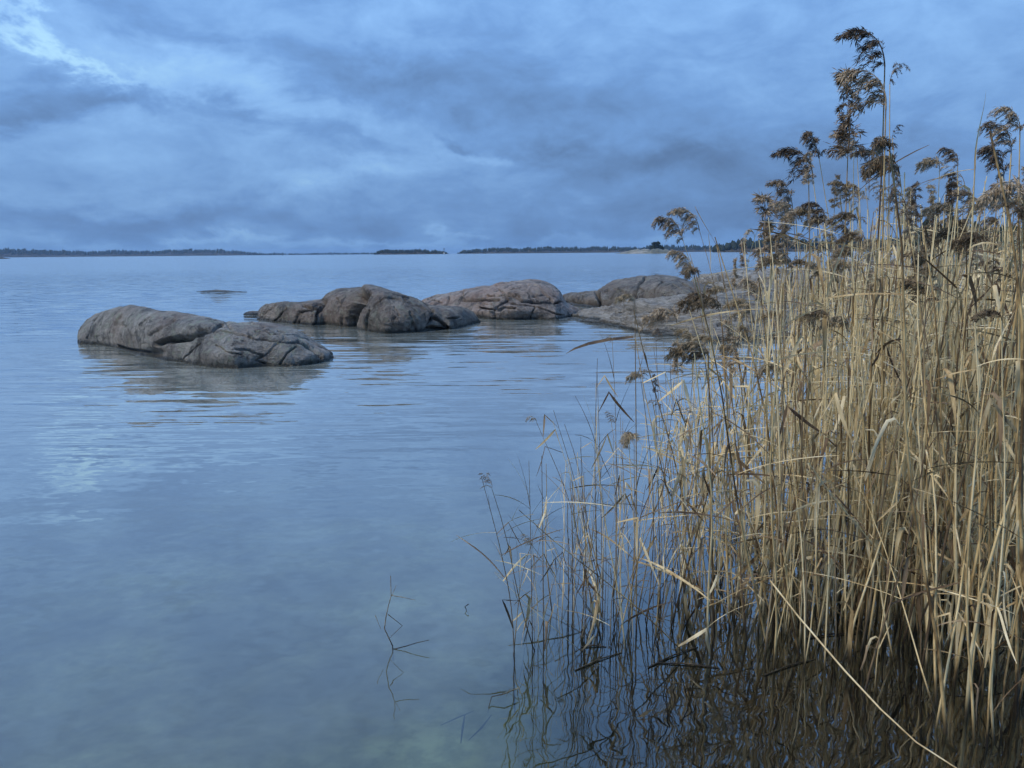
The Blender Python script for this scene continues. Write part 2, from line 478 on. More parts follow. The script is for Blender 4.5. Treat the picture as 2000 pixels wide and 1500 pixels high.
# nearest, long low rock on the left
rock('granite_rock',
     [(153, 671), (156, 650), (163, 637), (175, 625), (195, 612), (215, 604), (240, 599), (265, 598), (290, 601), (310, 606), (330, 611), (365, 611), (390, 615), (415, 622), (440, 630), (470, 632), (520, 631), (550, 636), (580, 647), (610, 663), (634, 680), (649, 695)],
     [(153, 672), (190, 673), (229, 680), (262, 690), (286, 697), (325, 705), (370, 709), (415, 717), (460, 720), (520, 716), (560, 717), (595, 714), (634, 707), (649, 698)],
     1.25, 1.1, 2.3, M_ROCK_A, 'long low grey boulder with a dark hollow, nearest rock in the water at left',
     grooves=[([(187, 621), (176, 640), (170, 662)], 1.8, 0.06),
              ([(306, 672), (326, 664), (350, 659), (372, 659), (400, 652), (420, 646), (432, 640)], 4.0, 0.17),
              ([(330, 666), (352, 661), (372, 660)], 6.5, 0.14),
              ([(391, 672), (376, 689), (360, 702)], 1.5, 0.05),
              ([(418, 653), (448, 652), (478, 661), (493, 666), (550, 671), (586, 669)], 1.4, 0.05),
              ([(577, 677), (559, 689), (544, 712)], 1.7, 0.06),
              ([(580, 668), (594, 674), (616, 689), (628, 700)], 2.6, 0.09),
              ([(598, 676), (612, 683), (624, 696)], 4.5, 0.07),
              ([(340, 626), (322, 638), (292, 656)], 4.0, 0.05),
              ([(460, 683), (487, 686), (514, 695), (499, 704), (517, 710)], 2.0, 0.06),
              ([(424, 676), (446, 690), (470, 694)], 1.4, 0.04), ([(508, 655), (497, 652)], 1.6, 0.04), ([(545, 649), (555, 652)], 1.6, 0.05),
              ([(232, 676), (258, 683), (285, 688)], 3.0, 0.07), ([(230, 633), (226, 655)], 2.0, 0.03),
              ([(440, 632), (452, 648)], 3.5, 0.04)],
     bumps=[(250, 645, 70, 30, 0.05), (380, 640, 50, 16, 0.06), (430, 695, 60, 16, 0.07), (540, 660, 70, 22, 0.04), (300, 690, 18, 8, -0.10), (620, 695, 26, 10, 0.06)],
     cols=420, rows=170, rough=0.022, freq=2.0, seed=3)

# second rock: low block at its left, a high hump with a dark cleft, a smooth tail at right
rock('granite_rock',
     [(503, 623), (507, 608), (514, 599), (522, 593), (538, 591), (590, 591), (611, 590), (630, 587), (640, 578), (649, 570), (665, 565), (689, 564), (703, 560), (719, 556), (735, 558), (757, 565), (784, 573), (811, 582), (833, 590), (851, 594), (881, 597), (905, 601), (924, 610), (935, 621), (939, 628)],
     [(503, 624), (541, 629), (581, 633), (614, 636), (635, 634), (689, 640), (716, 647), (757, 651), (797, 650), (835, 647), (865, 644), (881, 644), (905, 639), (924, 633), (939, 629)],
     1.5, 1.5, 2.9, M_ROCK_B, 'brown humped boulder with a deep dark cleft down its front',
     grooves=[([(704, 572), (699, 592), (690, 610), (686, 640)], 8.5, 0.50), ([(719, 572), (712, 590), (714, 609)], 5.0, 0.20),
              ([(726, 609), (723, 625), (716, 640)], 2.6, 0.08), ([(634, 588), (622, 612), (615, 638)], 3.2, 0.22),
              ([(592, 598), (606, 601), (629, 605)], 3.0, 0.14), ([(611, 606), (587, 610), (578, 630)], 2.2, 0.10), ([(592, 611), (586, 630)], 2.4, 0.10),
              ([(549, 614), (535, 627)], 1.6, 0.07), ([(522, 598), (513, 620)], 3.0, 0.09), ([(560, 600), (545, 620)], 1.6, 0.05),
              ([(832, 592), (846, 606), (838, 634)], 3.4, 0.12), ([(843, 620), (860, 628), (876, 640)], 3.0, 0.13), ([(836, 640), (872, 642)], 4.0, 0.12),
              ([(875, 620), (898, 620)], 2.2, 0.08), ([(760, 580), (800, 588), (828, 606)], 2.5, 0.04), ([(660, 585), (672, 612), (668, 634)], 3, 0.05),
              ([(770, 600), (778, 618)], 2.0, 0.03), ([(800, 610), (806, 640)], 2.5, 0.05)],
     bumps=[(668, 600, 22, 26, 0.06), (765, 620, 50, 24, 0.10), (725, 620, 12, 20, 0.06)],
     cols=420, rows=170, rough=0.032, freq=1.7, seed=12)

# third rock, pinkish dome with cracked slabs below
rock('granite_rock',
     [(810, 606), (827, 584), (854, 575), (881, 570), (921, 563), (962, 558), (975, 552), (1002, 547), (1035, 544), (1056, 546), (1075, 555), (1089, 566), (1097, 578), (1105, 591), (1119, 598), (1132, 604), (1140, 610)],
     [(810, 608), (850, 613), (900, 616), (935, 619), (962, 624), (1002, 625), (1043, 624), (1086, 624), (1119, 618), (1140, 611)],
     2.4, 2.0, 2.2, M_ROCK_C, 'pinkish domed boulder with cracked ledges along its front',
     grooves=[([(900, 585), (935, 585), (973, 586)], 2.2, 0.14), ([(990, 587), (972, 603), (965, 612), (966, 626)], 3.4, 0.26),
              ([(1020, 590), (1043, 592), (1092, 590)], 2.4, 0.20), ([(951, 577), (989, 578), (1021, 588)], 1.8, 0.10),
              ([(973, 560), (981, 571), (1016, 582)], 1.5, 0.07), ([(935, 601), (965, 606)], 2.2, 0.12), ([(878, 577), (870, 592)], 2.0, 0.10),
              ([(1044, 604), (1037, 620)], 1.7, 0.08), ([(1048, 601), (1070, 609), (1097, 615)], 1.6, 0.07), ([(975, 609), (989, 604), (1005, 606)], 2.0, 0.10),
              ([(1040, 580), (1066, 577), (1085, 590)], 1.5, 0.07), ([(1010, 550), (1050, 565), (1080, 588)], 1.6, 0.04), ([(840, 583), (860, 588)], 1.6, 0.08),
              ([(1000, 596), (1045, 600)], 1.5, 0.06), ([(905, 570), (903, 582)], 1.4, 0.06)],
     bumps=[(1040, 570, 40, 16, 0.10), (940, 610, 40, 10, 0.12), (1020, 608, 40, 10, 0.14), (920, 575, 40, 9, 0.06)],
     cols=380, rows=160, rough=0.035, freq=1.4, seed=27)

# rocks in front of the right shore
rock('granite_rock',
     [(1095, 590), (1100, 577), (1120, 573), (1150, 570), (1164, 569), (1178, 563), (1200, 551), (1224, 546), (1243, 539), (1264, 537), (1286, 536), (1313, 540), (1340, 546), (1370, 556), (1400, 567), (1425, 580), (1440, 600)],
     [(1095, 592), (1120, 597), (1165, 602), (1190, 602), (1240, 606), (1300, 612), (1360, 616), (1440, 620)],
     3.2, 2.6, 2.4, M_ROCK_E, 'dark rounded boulder with a vertical crack behind the pale slab',
     grooves=[([(1262, 538), (1248, 556), (1242, 580)], 2.6, 0.26), ([(1294, 553), (1282, 574)], 2.0, 0.14), ([(1166, 572), (1172, 588), (1168, 602)], 4.0, 0.40),
              ([(1104, 584), (1140, 588), (1165, 592)], 6.0, 0.20), ([(1320, 552), (1350, 566), (1390, 580)], 2.0, 0.1), ([(1200, 565), (1230, 580)], 2.0, 0.05),
              ([(1163, 570), (1190, 569)], 2.0, 0.1)],
     bumps=[(1215, 570, 30, 18, 0.12), (1300, 570, 40, 20, 0.16)],
     cols=340, rows=130, rough=0.05, freq=1.1, seed=33)
rock('granite_rock',
     [(1330, 562), (1350, 547), (1370, 540), (1406, 534), (1445, 528), (1484, 527), (1520, 525), (1565, 525), (1620, 530), (1700, 536), (1780, 560)],
     [(1330, 566), (1400, 580), (1500, 586), (1600, 586), (1700, 582), (1780, 566)],
     5.0, 4.0, 1.9, M_ROCK_G, 'weathered grey ridge of cracked rock behind the reeds, farthest rock on the right',
     grooves=[([(1370, 548), (1420, 541), (1460, 545)], 2.0, 0.25), ([(1406, 536), (1398, 552)], 1.6, 0.2), ([(1430, 552), (1480, 548), (1530, 552)], 2.0, 0.25),
              ([(1400, 560), (1436, 562), (1500, 566)], 2.2, 0.28), ([(1470, 530), (1490, 544), (1486, 566)], 1.6, 0.2), ([(1550, 530), (1540, 560)], 1.6, 0.2)],
     cols=300, rows=110, rough=0.10, freq=0.9, seed=45, strata=0.10)
rock('granite_slab',
     [(1108, 622), (1130, 612), (1150, 606), (1187, 599), (1205, 591), (1226, 587), (1270, 584), (1320, 578), (1380, 574), (1440, 572), (1500, 576), (1560, 588), (1610, 606), (1650, 630)],
     [(1108, 624), (1135, 629), (1160, 633), (1214, 639), (1244, 650), (1268, 655), (1316, 657), (1355, 661), (1400, 668), (1490, 664), (1580, 659), (1650, 640)],
     3.6, 2.0, 1.25, M_ROCK_G, 'pale layered rock slab sloping into the water beside the reeds',
     grooves=[([(1120, 617), (1200, 619), (1260, 622), (1320, 632)], 2.3, 0.19), ([(1200, 605), (1260, 604), (1330, 609), (1400, 612)], 2.3, 0.19),
              ([(1220, 596), (1300, 592), (1380, 600), (1460, 606)], 2.3, 0.19), ([(1160, 622), (1186, 630), (1210, 634)], 2.0, 0.14), ([(1240, 630), (1300, 640), (1380, 646)], 2.3, 0.19),
              ([(1330, 584), (1400, 590), (1470, 596)], 2.3, 0.19), ([(1360, 622), (1384, 618), (1390, 624)], 3.2, 0.16), ([(1300, 615), (1350, 622), (1430, 628)], 2.2, 0.17),
              ([(1400, 635), (1450, 630), (1520, 640)], 2.3, 0.19)],
     bumps=[(1180, 612, 40, 4, -0.10), (1255, 598, 40, 7, 0.12), (1390, 592, 50, 9, 0.16), (1320, 632, 60, 9, 0.12), (1460, 625, 60, 12, 0.14), (1300, 612, 50, 5, -0.12)],
     cols=400, rows=150, rough=0.045, freq=1.0, seed=51, strata=0.075, joints=0)
# small rocks that barely break the surface
rock('granite_rock', [(476, 614), (484, 609), (494, 607), (506, 608), (514, 613)], [(476, 615), (494, 616), (514, 614)], 0.35, 0.3, 2.0, M_ROCK_E,
     'tiny dark rock tip at the left foot of the brown humped boulder', cols=70, rows=40, rough=0.02, freq=4, seed=60, joints=0)
rock('granite_rock', [(384, 569), (400, 568), (424, 566), (446, 567.5), (470, 569), (482, 570.5)], [(384, 569.5), (424, 571), (482, 571)], 0.7, 0.6, 2.0, M_ROCK_E,
     'flat wet rock barely breaking the surface behind the nearest boulder', cols=120, rows=40, rough=0.015, freq=3, seed=61, joints=0)


# ------------------------------------------------------------------ far shores
def make_wood_mat(name, a, b):
    m, t, o = new_mat(name)
    pos = nd(t, 'ShaderNodeNewGeometry').outputs['Position']
    n = noise(t, pos, 0.05, 5, 0.65).outputs[0]
    c = ramp(t, n, [(0.35, a), (0.65, b)])
    d = nd(t, 'ShaderNodeBsdfDiffuse'); t.links.new(c, d.inputs[0]); t.links.new(d.outputs[0], o.inputs[0])
    return m


M_WOOD = make_wood_mat('far_conifers', (0.018, 0.026, 0.018), (0.045, 0.055, 0.035))
M_LAND = make_wood_mat('shore_ground', (0.03, 0.03, 0.025), (0.07, 0.065, 0.06))
M_SKERRY = make_rock('skerry_granite', (0.05, 0.05, 0.035), (0.13, 0.125, 0.10), (0.36, 0.34, 0.31), (0.10, 0.11, 0.06), 0.0, 5, (0.3, 0.3, 2.0), 0.12, 0.3, 0.2)


def tree_soup(P, H, rs, seed):
    """many little conifers / round crowns, one mesh"""
    rng = np.random.default_rng(seed)
    n = len(P); k = 6
    lev = [(0.0, 0.25), (0.12, 1.0), (0.38, 0.85), (0.68, 0.55), (1.0, 0.06)]
    rnd = rng.random(n) < 0.4
    Vs = []
    a0 = rng.random(n) * 6.28
    for li, (lz, lr) in enumerate(lev):
        lr2 = [0.2, 0.9, 1.15, 0.95, 0.25][li]
        rr = np.where(rnd, lr2, lr)[:, None] * rs[:, None] * rng.uniform(0.7, 1.25, (n, k))
        an = a0[:, None] + np.arange(k) * 2 * math.pi / k
        Vs.append(np.stack([P[:, None, 0] + rr * np.cos(an), P[:, None, 1] + rr * np.sin(an), P[:, None, 2] + H[:, None] * lz * rng.uniform(0.93, 1.07, (n, k))], -1))
    Vv = np.stack(Vs, 1)           # n, levels, k, 3
    f = grid_faces(len(lev), k, True)
    F = (f[None] + (np.arange(n) * len(lev) * k)[:, None, None]).reshape(-1, 4)
    return Vv.reshape(-1, 3), F


def shore(name, prof, dist, thick, tree, count, label, wlabel, seed, tree_name='far_wood', bare=1.5):
    """a low ridge with trees whose tops follow a profile given as (px, height in m)"""
    rng = np.random.default_rng(seed)
    prof = np.array(prof, float)
    n = 160
    px = np.linspace(prof[0, 0], prof[-1, 0], n)
    top = np.interp(px, prof[:, 0], prof[:, 1]) * (1.2 + 0.16 * fbm(np.stack([px * 0.16, px * 0, px * 0 + seed], -1), 3, seed))
    base = np.interp(px, [0, 2000], [500.0, 486.0])
    d = ray(px, base); d = d[:, :2] / np.linalg.norm(d[:, :2], axis=1)[:, None]
    hill = np.clip(top - tree, 0.4, None) * np.minimum(1, np.minimum(np.arange(n), np.arange(n)[::-1]) / 6)
    rows = np.array([-0.02, 0.02, 0.10, 0.3, 0.55, 0.8, 1.0, 1.03]); hz = np.array([-1.2, 0.35, 0.5, 0.8, 1.0, 0.8, 0.3, -1.2])
    P = np.zeros((len(rows), n, 3))
    wob = 0.06 * thick * fbm(np.stack([px * 0.03, px * 0, px * 0], -1), 3, seed)
    for i, (r_, h_) in enumerate(zip(rows, hz)):
        q = dist + thick * r_ + wob
        P[i, :, 0] = d[:, 0] * q; P[i, :, 1] = d[:, 1] * q
        P[i, :, 2] = h_ if h_ < 0 else hill * h_ + (bare if i in (1, 2) else 0) * 0.4
    o = obj(name, mesh_from(name, P.reshape(-1, 3), grid_faces(len(rows), n), M_LAND), label=label, kind='structure')
    if count:
        ix = rng.random(count) * (n - 1)
        rr = rng.random(count) ** 1.3 * 0.75 + 0.05
        tp = np.interp(ix, np.arange(n), top); hl = np.interp(ix, np.arange(n), hill)
        dx = np.interp(ix, np.arange(n), d[:, 0]); dy = np.interp(ix, np.arange(n), d[:, 1]); wb_ = np.interp(ix, np.arange(n), wob)
        q = dist + thick * rr + wb_
        gz = hl * np.interp(rr, rows, np.clip(hz, 0, None))
        H = np.clip(tp - hl, 1.0, tree * 1.1) * rng.uniform(0.5, 1.15, count)
        Pn = np.stack([dx * q, dy * q, gz], -1)
        Vt, Ft = tree_soup(Pn, H, H * rng.uniform(0.17, 0.3, count), seed)
        obj(tree_name, mesh_from(tree_name, Vt, Ft, M_WOOD, smooth=False), label=wlabel, cat='wood', kind='stuff')
    return o


shore('far_coast', [(-260, 34), (-60, 36), (0, 34), (60, 33), (120, 30), (180, 26), (240, 29), (300, 27), (330, 31), (420, 32), (460, 25), (490, 15), (520, 10), (600, 8), (640, 10), (700, 8), (745, 7)],
      4200, 500, 14, 2600, 'long low far coast on the left horizon', 'far blue wood covering the long coast on the left horizon', 1)
shore('wooded_island', [(730, 3), (738, 8), (752, 10), (790, 12), (820, 11), (850, 9), (868, 6), (876, 2)],
      1900, 120, 7, 420, 'small wooded island on the horizon with a beacon at its right tip', 'trees on the small island beside the beacon', 2)
shore('far_coast', [(893, 4), (905, 10), (930, 14), (975, 18), (1010, 17), (1080, 18), (1120, 17), (1180, 19), (1240, 17), (1300, 21), (1380, 19), (1430, 14)],
      2500, 300, 10, 1300, 'low wooded coast in the middle of the horizon', 'blue wood on the coast in the middle of the horizon', 3)
shore('headland', [(1392, 5), (1400, 9), (1430, 15), (1465, 18), (1500, 18), (1540, 18), (1580, 16), (1640, 15), (1700, 17), (1780, 20), (1850, 22)],
      1250, 160, 11, 900, 'dark wooded headland right of the rocky islet', 'dark conifers on the headland right of the rocky islet', 4)
shore('near_shore', [(1760, 8), (1790, 11), (1820, 13.0), (1850, 12.4), (1880, 12), (1930, 10.5), (1990, 10), (2080, 11), (2200, 12)],
      420, 60, 10, 420, 'wooded shore behind the reeds at the right edge', 'dark trees rising behind the reeds on the right', 5)
shore('low_rock', [(-60, 1.6), (-20, 1.8), (8, 1.2), (20, 0.6)], 900, 20, 0.4, 0, 'low bare rock at the left end of the horizon', '', 6, bare=0.3)

# rocky islet with a single tree
n = 120
px = np.linspace(1203, 1322, n)
topm = np.interp(px, [1203, 1215, 1228, 1240, 1262, 1285, 1300, 1312, 1322], [0.2, 1.2, 3.4, 4.2, 3.9, 4.6, 4.2, 2.6, 0.2]) + 0.5 * fbm(np.stack([px * 0.2, px * 0, px * 0], -1), 3, 8)
d = ray(px, np.full(n, 491.0)); d = d[:, :2] / np.linalg.norm(d[:, :2], axis=1)[:, None]
rows = np.linspace(0, 1, 24); P = np.zeros((24, n, 3))
for i, r_ in enumerate(rows):
    q = 720 + 30 * r_
    P[i, :, 0] = d[:, 0] * q; P[i, :, 1] = d[:, 1] * q; P[i, :, 2] = topm * math.sin(math.pi * r_) ** 0.7 - 0.3
P[..., 2] += 0.5 * fbm(P.reshape(-1, 3) * 0.3, 4, 4).reshape(24, n) * np.sin(np.pi * rows)[:, None]
obj('rocky_islet', mesh_from('rocky_islet', P.reshape(-1, 3), grid_faces(24, n), M_SKERRY), label='bare pale rocky islet on the horizon with one dark tree', cat='islet')

M_BARK = make_wood_mat('bark', (0.05, 0.035, 0.025), (0.09, 0.07, 0.05))


def tube(pts, rads, k=5, phase=0.0):
    pts = np.asarray(pts, float); n = len(pts)
    T = np.gradient(pts, axis=0); T /= np.linalg.norm(T, axis=1)[:, None] + 1e-12
    ref = np.array((0.0, 1.0, 0.0)) if abs(T[:, 1]).mean() < 0.8 else np.array((1.0, 0, 0))
    A = np.cross(T, ref); A /= np.linalg.norm(A, axis=1)[:, None] + 1e-12
    B = np.cross(T, A)
    an = np.arange(k) * 2 * math.pi / k + phase
    rads = np.broadcast_to(np.asarray(rads, float), (n,))
    Vv = pts[:, None] + rads[:, None, None] * (np.cos(an)[None, :, None] * A[:, None] + np.sin(an)[None, :, None] * B[:, None])
    return Vv.reshape(-1, 3), grid_faces(n, k, True)


tp = at_depth(np.array(1281.0), np.array(484.0), 735.0); tp[2] = 3.0
tree = obj('pine_tree', None, label='dark wind-bent tree standing on the bare rocky islet', cat='tree')
tree.location = tp; tree.scale = (1.35, 1.35, 1.35)
vt, ft = tube([(0, 0, 0), (-0.2, 0, 2), (0.3, 0, 4), (0.2, 0, 6.2)], [0.35, 0.28, 0.2, 0.05], 6)
obj('trunk', mesh_from('trunk', vt, ft, M_BARK), tree)
q = RNG.normal(size=(1500, 3)); q /= np.linalg.norm(q, axis=1)[:, None]
cl = np.array([(-2.6, 0, 2.2, 2.8), (0.4, 0, 3.6, 3.0), (2.6, .5, 2.0, 2.6), (-1, 1, 4.6, 1.8), (1.4, -.5, 5.0, 1.4), (4.4, 0, 1.2, 1.6)])
ci = RNG.integers(0, len(cl), 1500)
cp_ = cl[ci, :3] + q * (cl[ci, 3] * RNG.random(1500) ** 0.4)[:, None] * np.array((1, 1, 0.7))
e1 = RNG.normal(size=(1500, 3)) * 0.35; e2 = RNG.normal(size=(1500, 3)) * 0.35
vt = np.stack([cp_ - e1, cp_ + e1, cp_ + e2], 1).reshape(-1, 3)
obj('crown', mesh_from('crown', vt, np.arange(4500).reshape(-1, 3), M_WOOD, False), tree)

# beacon and two spar buoys
def plain(name, c, rough=0.6):
    m, t, o = new_mat(name)
    pos = nd(t, 'ShaderNodeNewGeometry').outputs['Position']
    nn = noise(t, pos, 4.0, 4).outputs[0]
    p = nd(t, 'ShaderNodeBsdfPrincipled'); p.inputs['Roughness'].default_value = rough
    t.links.new(mixcol(t, maprange(t, nn, 0.4, 0.7, 0, 0.35), c, tuple(x * 0.6 for x in c)), p.inputs['Base Color'])
    t.links.new(p.outputs[0], o.inputs[0])
    return m


M_DARKPAINT = plain('dark_paint', (0.04, 0.045, 0.05)); M_WHITEPAINT = plain('white_paint', (0.7, 0.7, 0.68))


def cyl(r0_, r1_, z0, z1, k=10):
    return tube([(0, 0, z0), (0, 0, z0 + 1e-3), (0, 0, z1 - 1e-3), (0, 0, z1)], [0.001, r0_, r1_, 0.001], k)


b = obj('beacon', None, label='slim beacon tower at the right tip of the small island', cat='beacon')
b.location = at_depth(np.array(867.5), np.array(494.0), 1895.0); b.location.z = 1.0
obj('tower', mesh_from('tower', *cyl(0.75, 0.55, 0, 10.5), M_DARKPAINT), b)
obj('lantern', mesh_from('lantern', *cyl(1.5, 1.3, 10.5, 13.0), M_DARKPAINT), b)
obj('base', mesh_from('base', *cyl(2.4, 1.8, -0.5, 2.2), M_WHITEPAINT), b)
for bx, lab in ((552, 'thin spar buoy on the horizon, left of the two'), (647, 'thin spar buoy on the horizon, right of the two')):
    b = obj('spar_buoy', None, label=lab, cat='buoy', group='spar buoys on the horizon')
    b.location = at_depth(np.array(float(bx)), np.array(497.0), 1500.0); b.location.z = 0
    obj('pole', mesh_from('pole', *cyl(0.5, 0.4, -0.5, 4.5), M_DARKPAINT), b)
    obj('topmark', mesh_from('topmark', *cyl(0.9, 0.3, 4.5, 6.0), M_DARKPAINT), b)
for bx, lab in ((190, 'tiny white house on the far left coast, leftmost of the two'), (446, 'white house near the right end of the far left coast')):
    b = obj('house', None, label=lab, cat='house', group='white houses on the far coast')
    b.location = at_depth(np.array(float(bx)), np.array(497.0), 4190.0); b.location.z = 4
    w_, h_ = 8, 5
    Vh = [(-w_, -4, 0), (w_, -4, 0), (w_, 4, 0), (-w_, 4, 0), (-w_, -4, h_), (w_, -4, h_), (w_, 4, h_), (-w_, 4, h_)]
    obj('wall', mesh_from('wall', Vh, [(0, 1, 5, 4), (1, 2, 6, 5), (2, 3, 7, 6), (3, 0, 4, 7)], M_WHITEPAINT, False), b)
    Vh = [(-w_ - .5, -4.5, h_), (w_ + .5, -4.5, h_), (w_ + .5, 4.5, h_), (-w_ - .5, 4.5, h_), (-w_ - .5, 0, h_ + 4), (w_ + .5, 0, h_ + 4)]
    obj('roof', mesh_from('roof', Vh, [(0, 1, 5, 4), (2, 3, 4, 5), (0, 4, 3), (1, 2, 5), (0, 3, 2, 1)], M_DARKPAINT, False), b)


# ------------------------------------------------------------------ reeds: materials
def reed_mat(name, stops, transl=0.0, rough=0.6, zs=0.35, sc=9.0):
    m, t, o = new_mat(name)
    pos = nd(t, 'ShaderNodeNewGeometry').outputs['Position']
    oi = nd(t, 'ShaderNodeObjectInfo')
    a = noise(t, mapping(t, pos, scale=(1, 1, zs)), sc, 3, 0.6).outputs[0]
    f = noise(t, mapping(t, pos, scale=(1, 1, 0.25)), 90.0, 2, 0.6).outputs[0]
    v_ = math_(t, 'ADD', math_(t, 'MULTIPLY', a, 0.75), math_(t, 'MULTIPLY', math_(t, 'SUBTRACT', oi.outputs['Random'], 0.5), 0.30))
    v_ = math_(t, 'ADD', v_, math_(t, 'MULTIPLY', f, 0.25))
    c = ramp(t, v_, stops)
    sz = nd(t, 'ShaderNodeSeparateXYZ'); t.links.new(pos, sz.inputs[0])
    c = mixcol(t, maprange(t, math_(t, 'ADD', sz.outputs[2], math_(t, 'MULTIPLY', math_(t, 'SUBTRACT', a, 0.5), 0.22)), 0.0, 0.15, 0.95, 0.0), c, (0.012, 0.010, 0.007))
    p = nd(t, 'ShaderNodeBsdfPrincipled'); t.links.new(c, p.inputs['Base Color'])
    p.inputs['Roughness'].default_value = rough; p.inputs['Specular IOR Level'].default_value = 0.3
    if transl:
        tl = nd(t, 'ShaderNodeBsdfTranslucent'); t.links.new(c, tl.inputs[0])
        mx = nd(t, 'ShaderNodeMixShader'); mx.inputs[0].default_value = transl
        t.links.new(p.outputs[0], mx.inputs[1]); t.links.new(tl.outputs[0], mx.inputs[2]); t.links.new(mx.outputs[0], o.inputs[0])
    else:
        t.links.new(p.outputs[0], o.inputs[0])
    return m


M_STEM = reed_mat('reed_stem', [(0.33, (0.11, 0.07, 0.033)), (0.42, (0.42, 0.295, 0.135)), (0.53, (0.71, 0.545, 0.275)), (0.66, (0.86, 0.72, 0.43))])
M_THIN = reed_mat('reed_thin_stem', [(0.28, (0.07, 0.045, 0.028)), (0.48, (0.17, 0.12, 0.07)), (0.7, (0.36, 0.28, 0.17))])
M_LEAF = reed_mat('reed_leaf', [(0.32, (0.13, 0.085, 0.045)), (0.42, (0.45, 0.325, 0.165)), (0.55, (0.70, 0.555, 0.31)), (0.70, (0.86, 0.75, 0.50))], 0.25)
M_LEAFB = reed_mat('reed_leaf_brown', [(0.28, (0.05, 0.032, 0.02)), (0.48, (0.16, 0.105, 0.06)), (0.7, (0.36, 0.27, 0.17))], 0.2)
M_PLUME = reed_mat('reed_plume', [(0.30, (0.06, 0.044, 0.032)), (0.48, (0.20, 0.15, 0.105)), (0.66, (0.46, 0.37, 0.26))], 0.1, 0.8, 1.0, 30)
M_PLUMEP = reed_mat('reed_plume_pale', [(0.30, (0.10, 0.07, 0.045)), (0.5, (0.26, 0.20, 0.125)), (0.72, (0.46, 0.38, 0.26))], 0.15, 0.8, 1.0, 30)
MATS = [M_STEM, M_THIN, M_LEAF, M_LEAFB, M_PLUME, M_PLUMEP]


# ------------------------------------------------------------------ reeds: part shapes (unit reed is 1 m)
def ribbon(pts, widths, fold=0.25, side=None):
    pts = np.asarray(pts, float); n = len(pts)
    T = np.gradient(pts, axis=0); T /= np.linalg.norm(T, axis=1)[:, None] + 1e-12
    s = np.array((0.0, 1.0, 0.0)) if side is None else np.asarray(side, float)
    if s.ndim == 1:
        s = np.broadcast_to(s, (n, 3))
    A = s - (s * T).sum(1)[:, None] * T; A /= np.linalg.norm(A, axis=1)[:, None] + 1e-12
    B = np.cross(T, A)
    w = np.asarray(widths, float)[:, None]
    Vv = np.stack([pts - A * w, pts + B * w * fold, pts + A * w], 1)
    return Vv.reshape(-1, 3), grid_faces(n, 3)


def leaf_shape(kind, rng):
    """a leaf that leaves the stem at the origin towards +x"""
    L = rng.uniform(0.8, 1.2)
    n = 9
    s = np.linspace(0, 1, n)
    if kind == 'spike':          # stiff narrow leaf
        a = R(rng.uniform(35, 75)); bend = R(rng.uniform(-10, 45))
        an = a - bend * s
        w = 0.0045 * np.clip(1.15 - s, 0.02, 1) ** 0.7
        L *= 0.28
    elif kind == 'arc':          # rises, then bows over
        a = R(rng.uniform(50, 75)); an = a - R(rng.uniform(70, 130)) * s ** 1.6
        w = 0.0085 * np.sin(np.pi * np.clip(0.12 + 0.86 * s, 0, 1)) ** 0.6
        L *= 0.36
    elif kind == 'kink':         # snaps down at a fold
        k_ = rng.uniform(0.22, 0.5); a = R(rng.uniform(30, 65))
        an = np.where(s < k_, a, -R(rng.uniform(55, 88)) + 0.3 * (s - k_))
        w = 0.0095 * np.sin(np.pi * np.clip(0.15 + 0.83 * s, 0, 1)) ** 0.6
        L *= 0.34
    elif kind == 'limp':         # hangs along the stem
        a = R(rng.uniform(10, 40)); an = a - R(rng.uniform(100, 125)) * np.clip(s * 4, 0, 1) ** 0.8
        w = 0.010 * np.sin(np.pi * np.clip(0.12 + 0.86 * s, 0, 1)) ** 0.5
        L *= 0.32
    else:                        # 'flat' long straight blade
        a = R(rng.uniform(5, 35)); an = a - R(rng.uniform(0, 35)) * s
        w = 0.0065 * np.sin(np.pi * np.clip(0.2 + 0.78 * s, 0, 1)) ** 0.6
        L *= 0.42
    dx = np.cos(an) * L / (n - 1); dzz = np.sin(an) * L / (n - 1)
    x = np.concatenate([[0], np.cumsum(dx[:-1])]); z = np.concatenate([[0], np.cumsum(dzz[:-1])])
    y = 0.03 * np.sin(s * rng.uniform(1, 4) + rng.uniform(0, 6)) * s
    tw = rng.uniform(-0.4, 0.4) + rng.uniform(-2.2, 2.2) * s
    pts = np.stack([x, y, z], -1)
    T = np.gradient(pts, axis=0); T /= np.linalg.norm(T, axis=1)[:, None]
    Yv = np.broadcast_to(np.array((0., 1, 0)), T.shape); up = np.cross(T, Yv)
    side = Yv * np.cos(tw)[:, None] + up * np.sin(tw)[:, None]
    return ribbon(pts, w, 0.35, side)


def stem_shape(rng, ratio):
    n = 9
    t = np.linspace(0, 1, n)
    c1, c2 = rng.uniform(-0.05, 0.05, 2)
    kx = c1 * t ** 2 + 0.006 * np.sin(t * 9 + rng.uniform(0, 6)); ky = c2 * t ** 2 + 0.006 * np.sin(t * 8 + rng.uniform(0, 6))
    kx -= kx[0]; ky -= ky[0]
    pts = np.stack([kx, ky, t], -1)
    r_ = ratio * (1 - 0.65 * t)
    return tube(pts, r_, 5) + (pts,)


def spikelet_quads(P, D, L, Wd, rng):
    """elongated diamonds at P along D"""
    n = len(P)
    A = np.cross(D, rng.normal(size=(n, 3))); A /= np.linalg.norm(A, axis=1)[:, None] + 1e-9
    Vv = np.stack([P, P + D * L[:, None] * 0.4 + A * Wd[:, None], P + D * L[:, None], P + D * L[:, None] * 0.4 - A * Wd[:, None]], 1)
    return Vv.reshape(-1, 3), np.arange(4 * n).reshape(-1, 4)


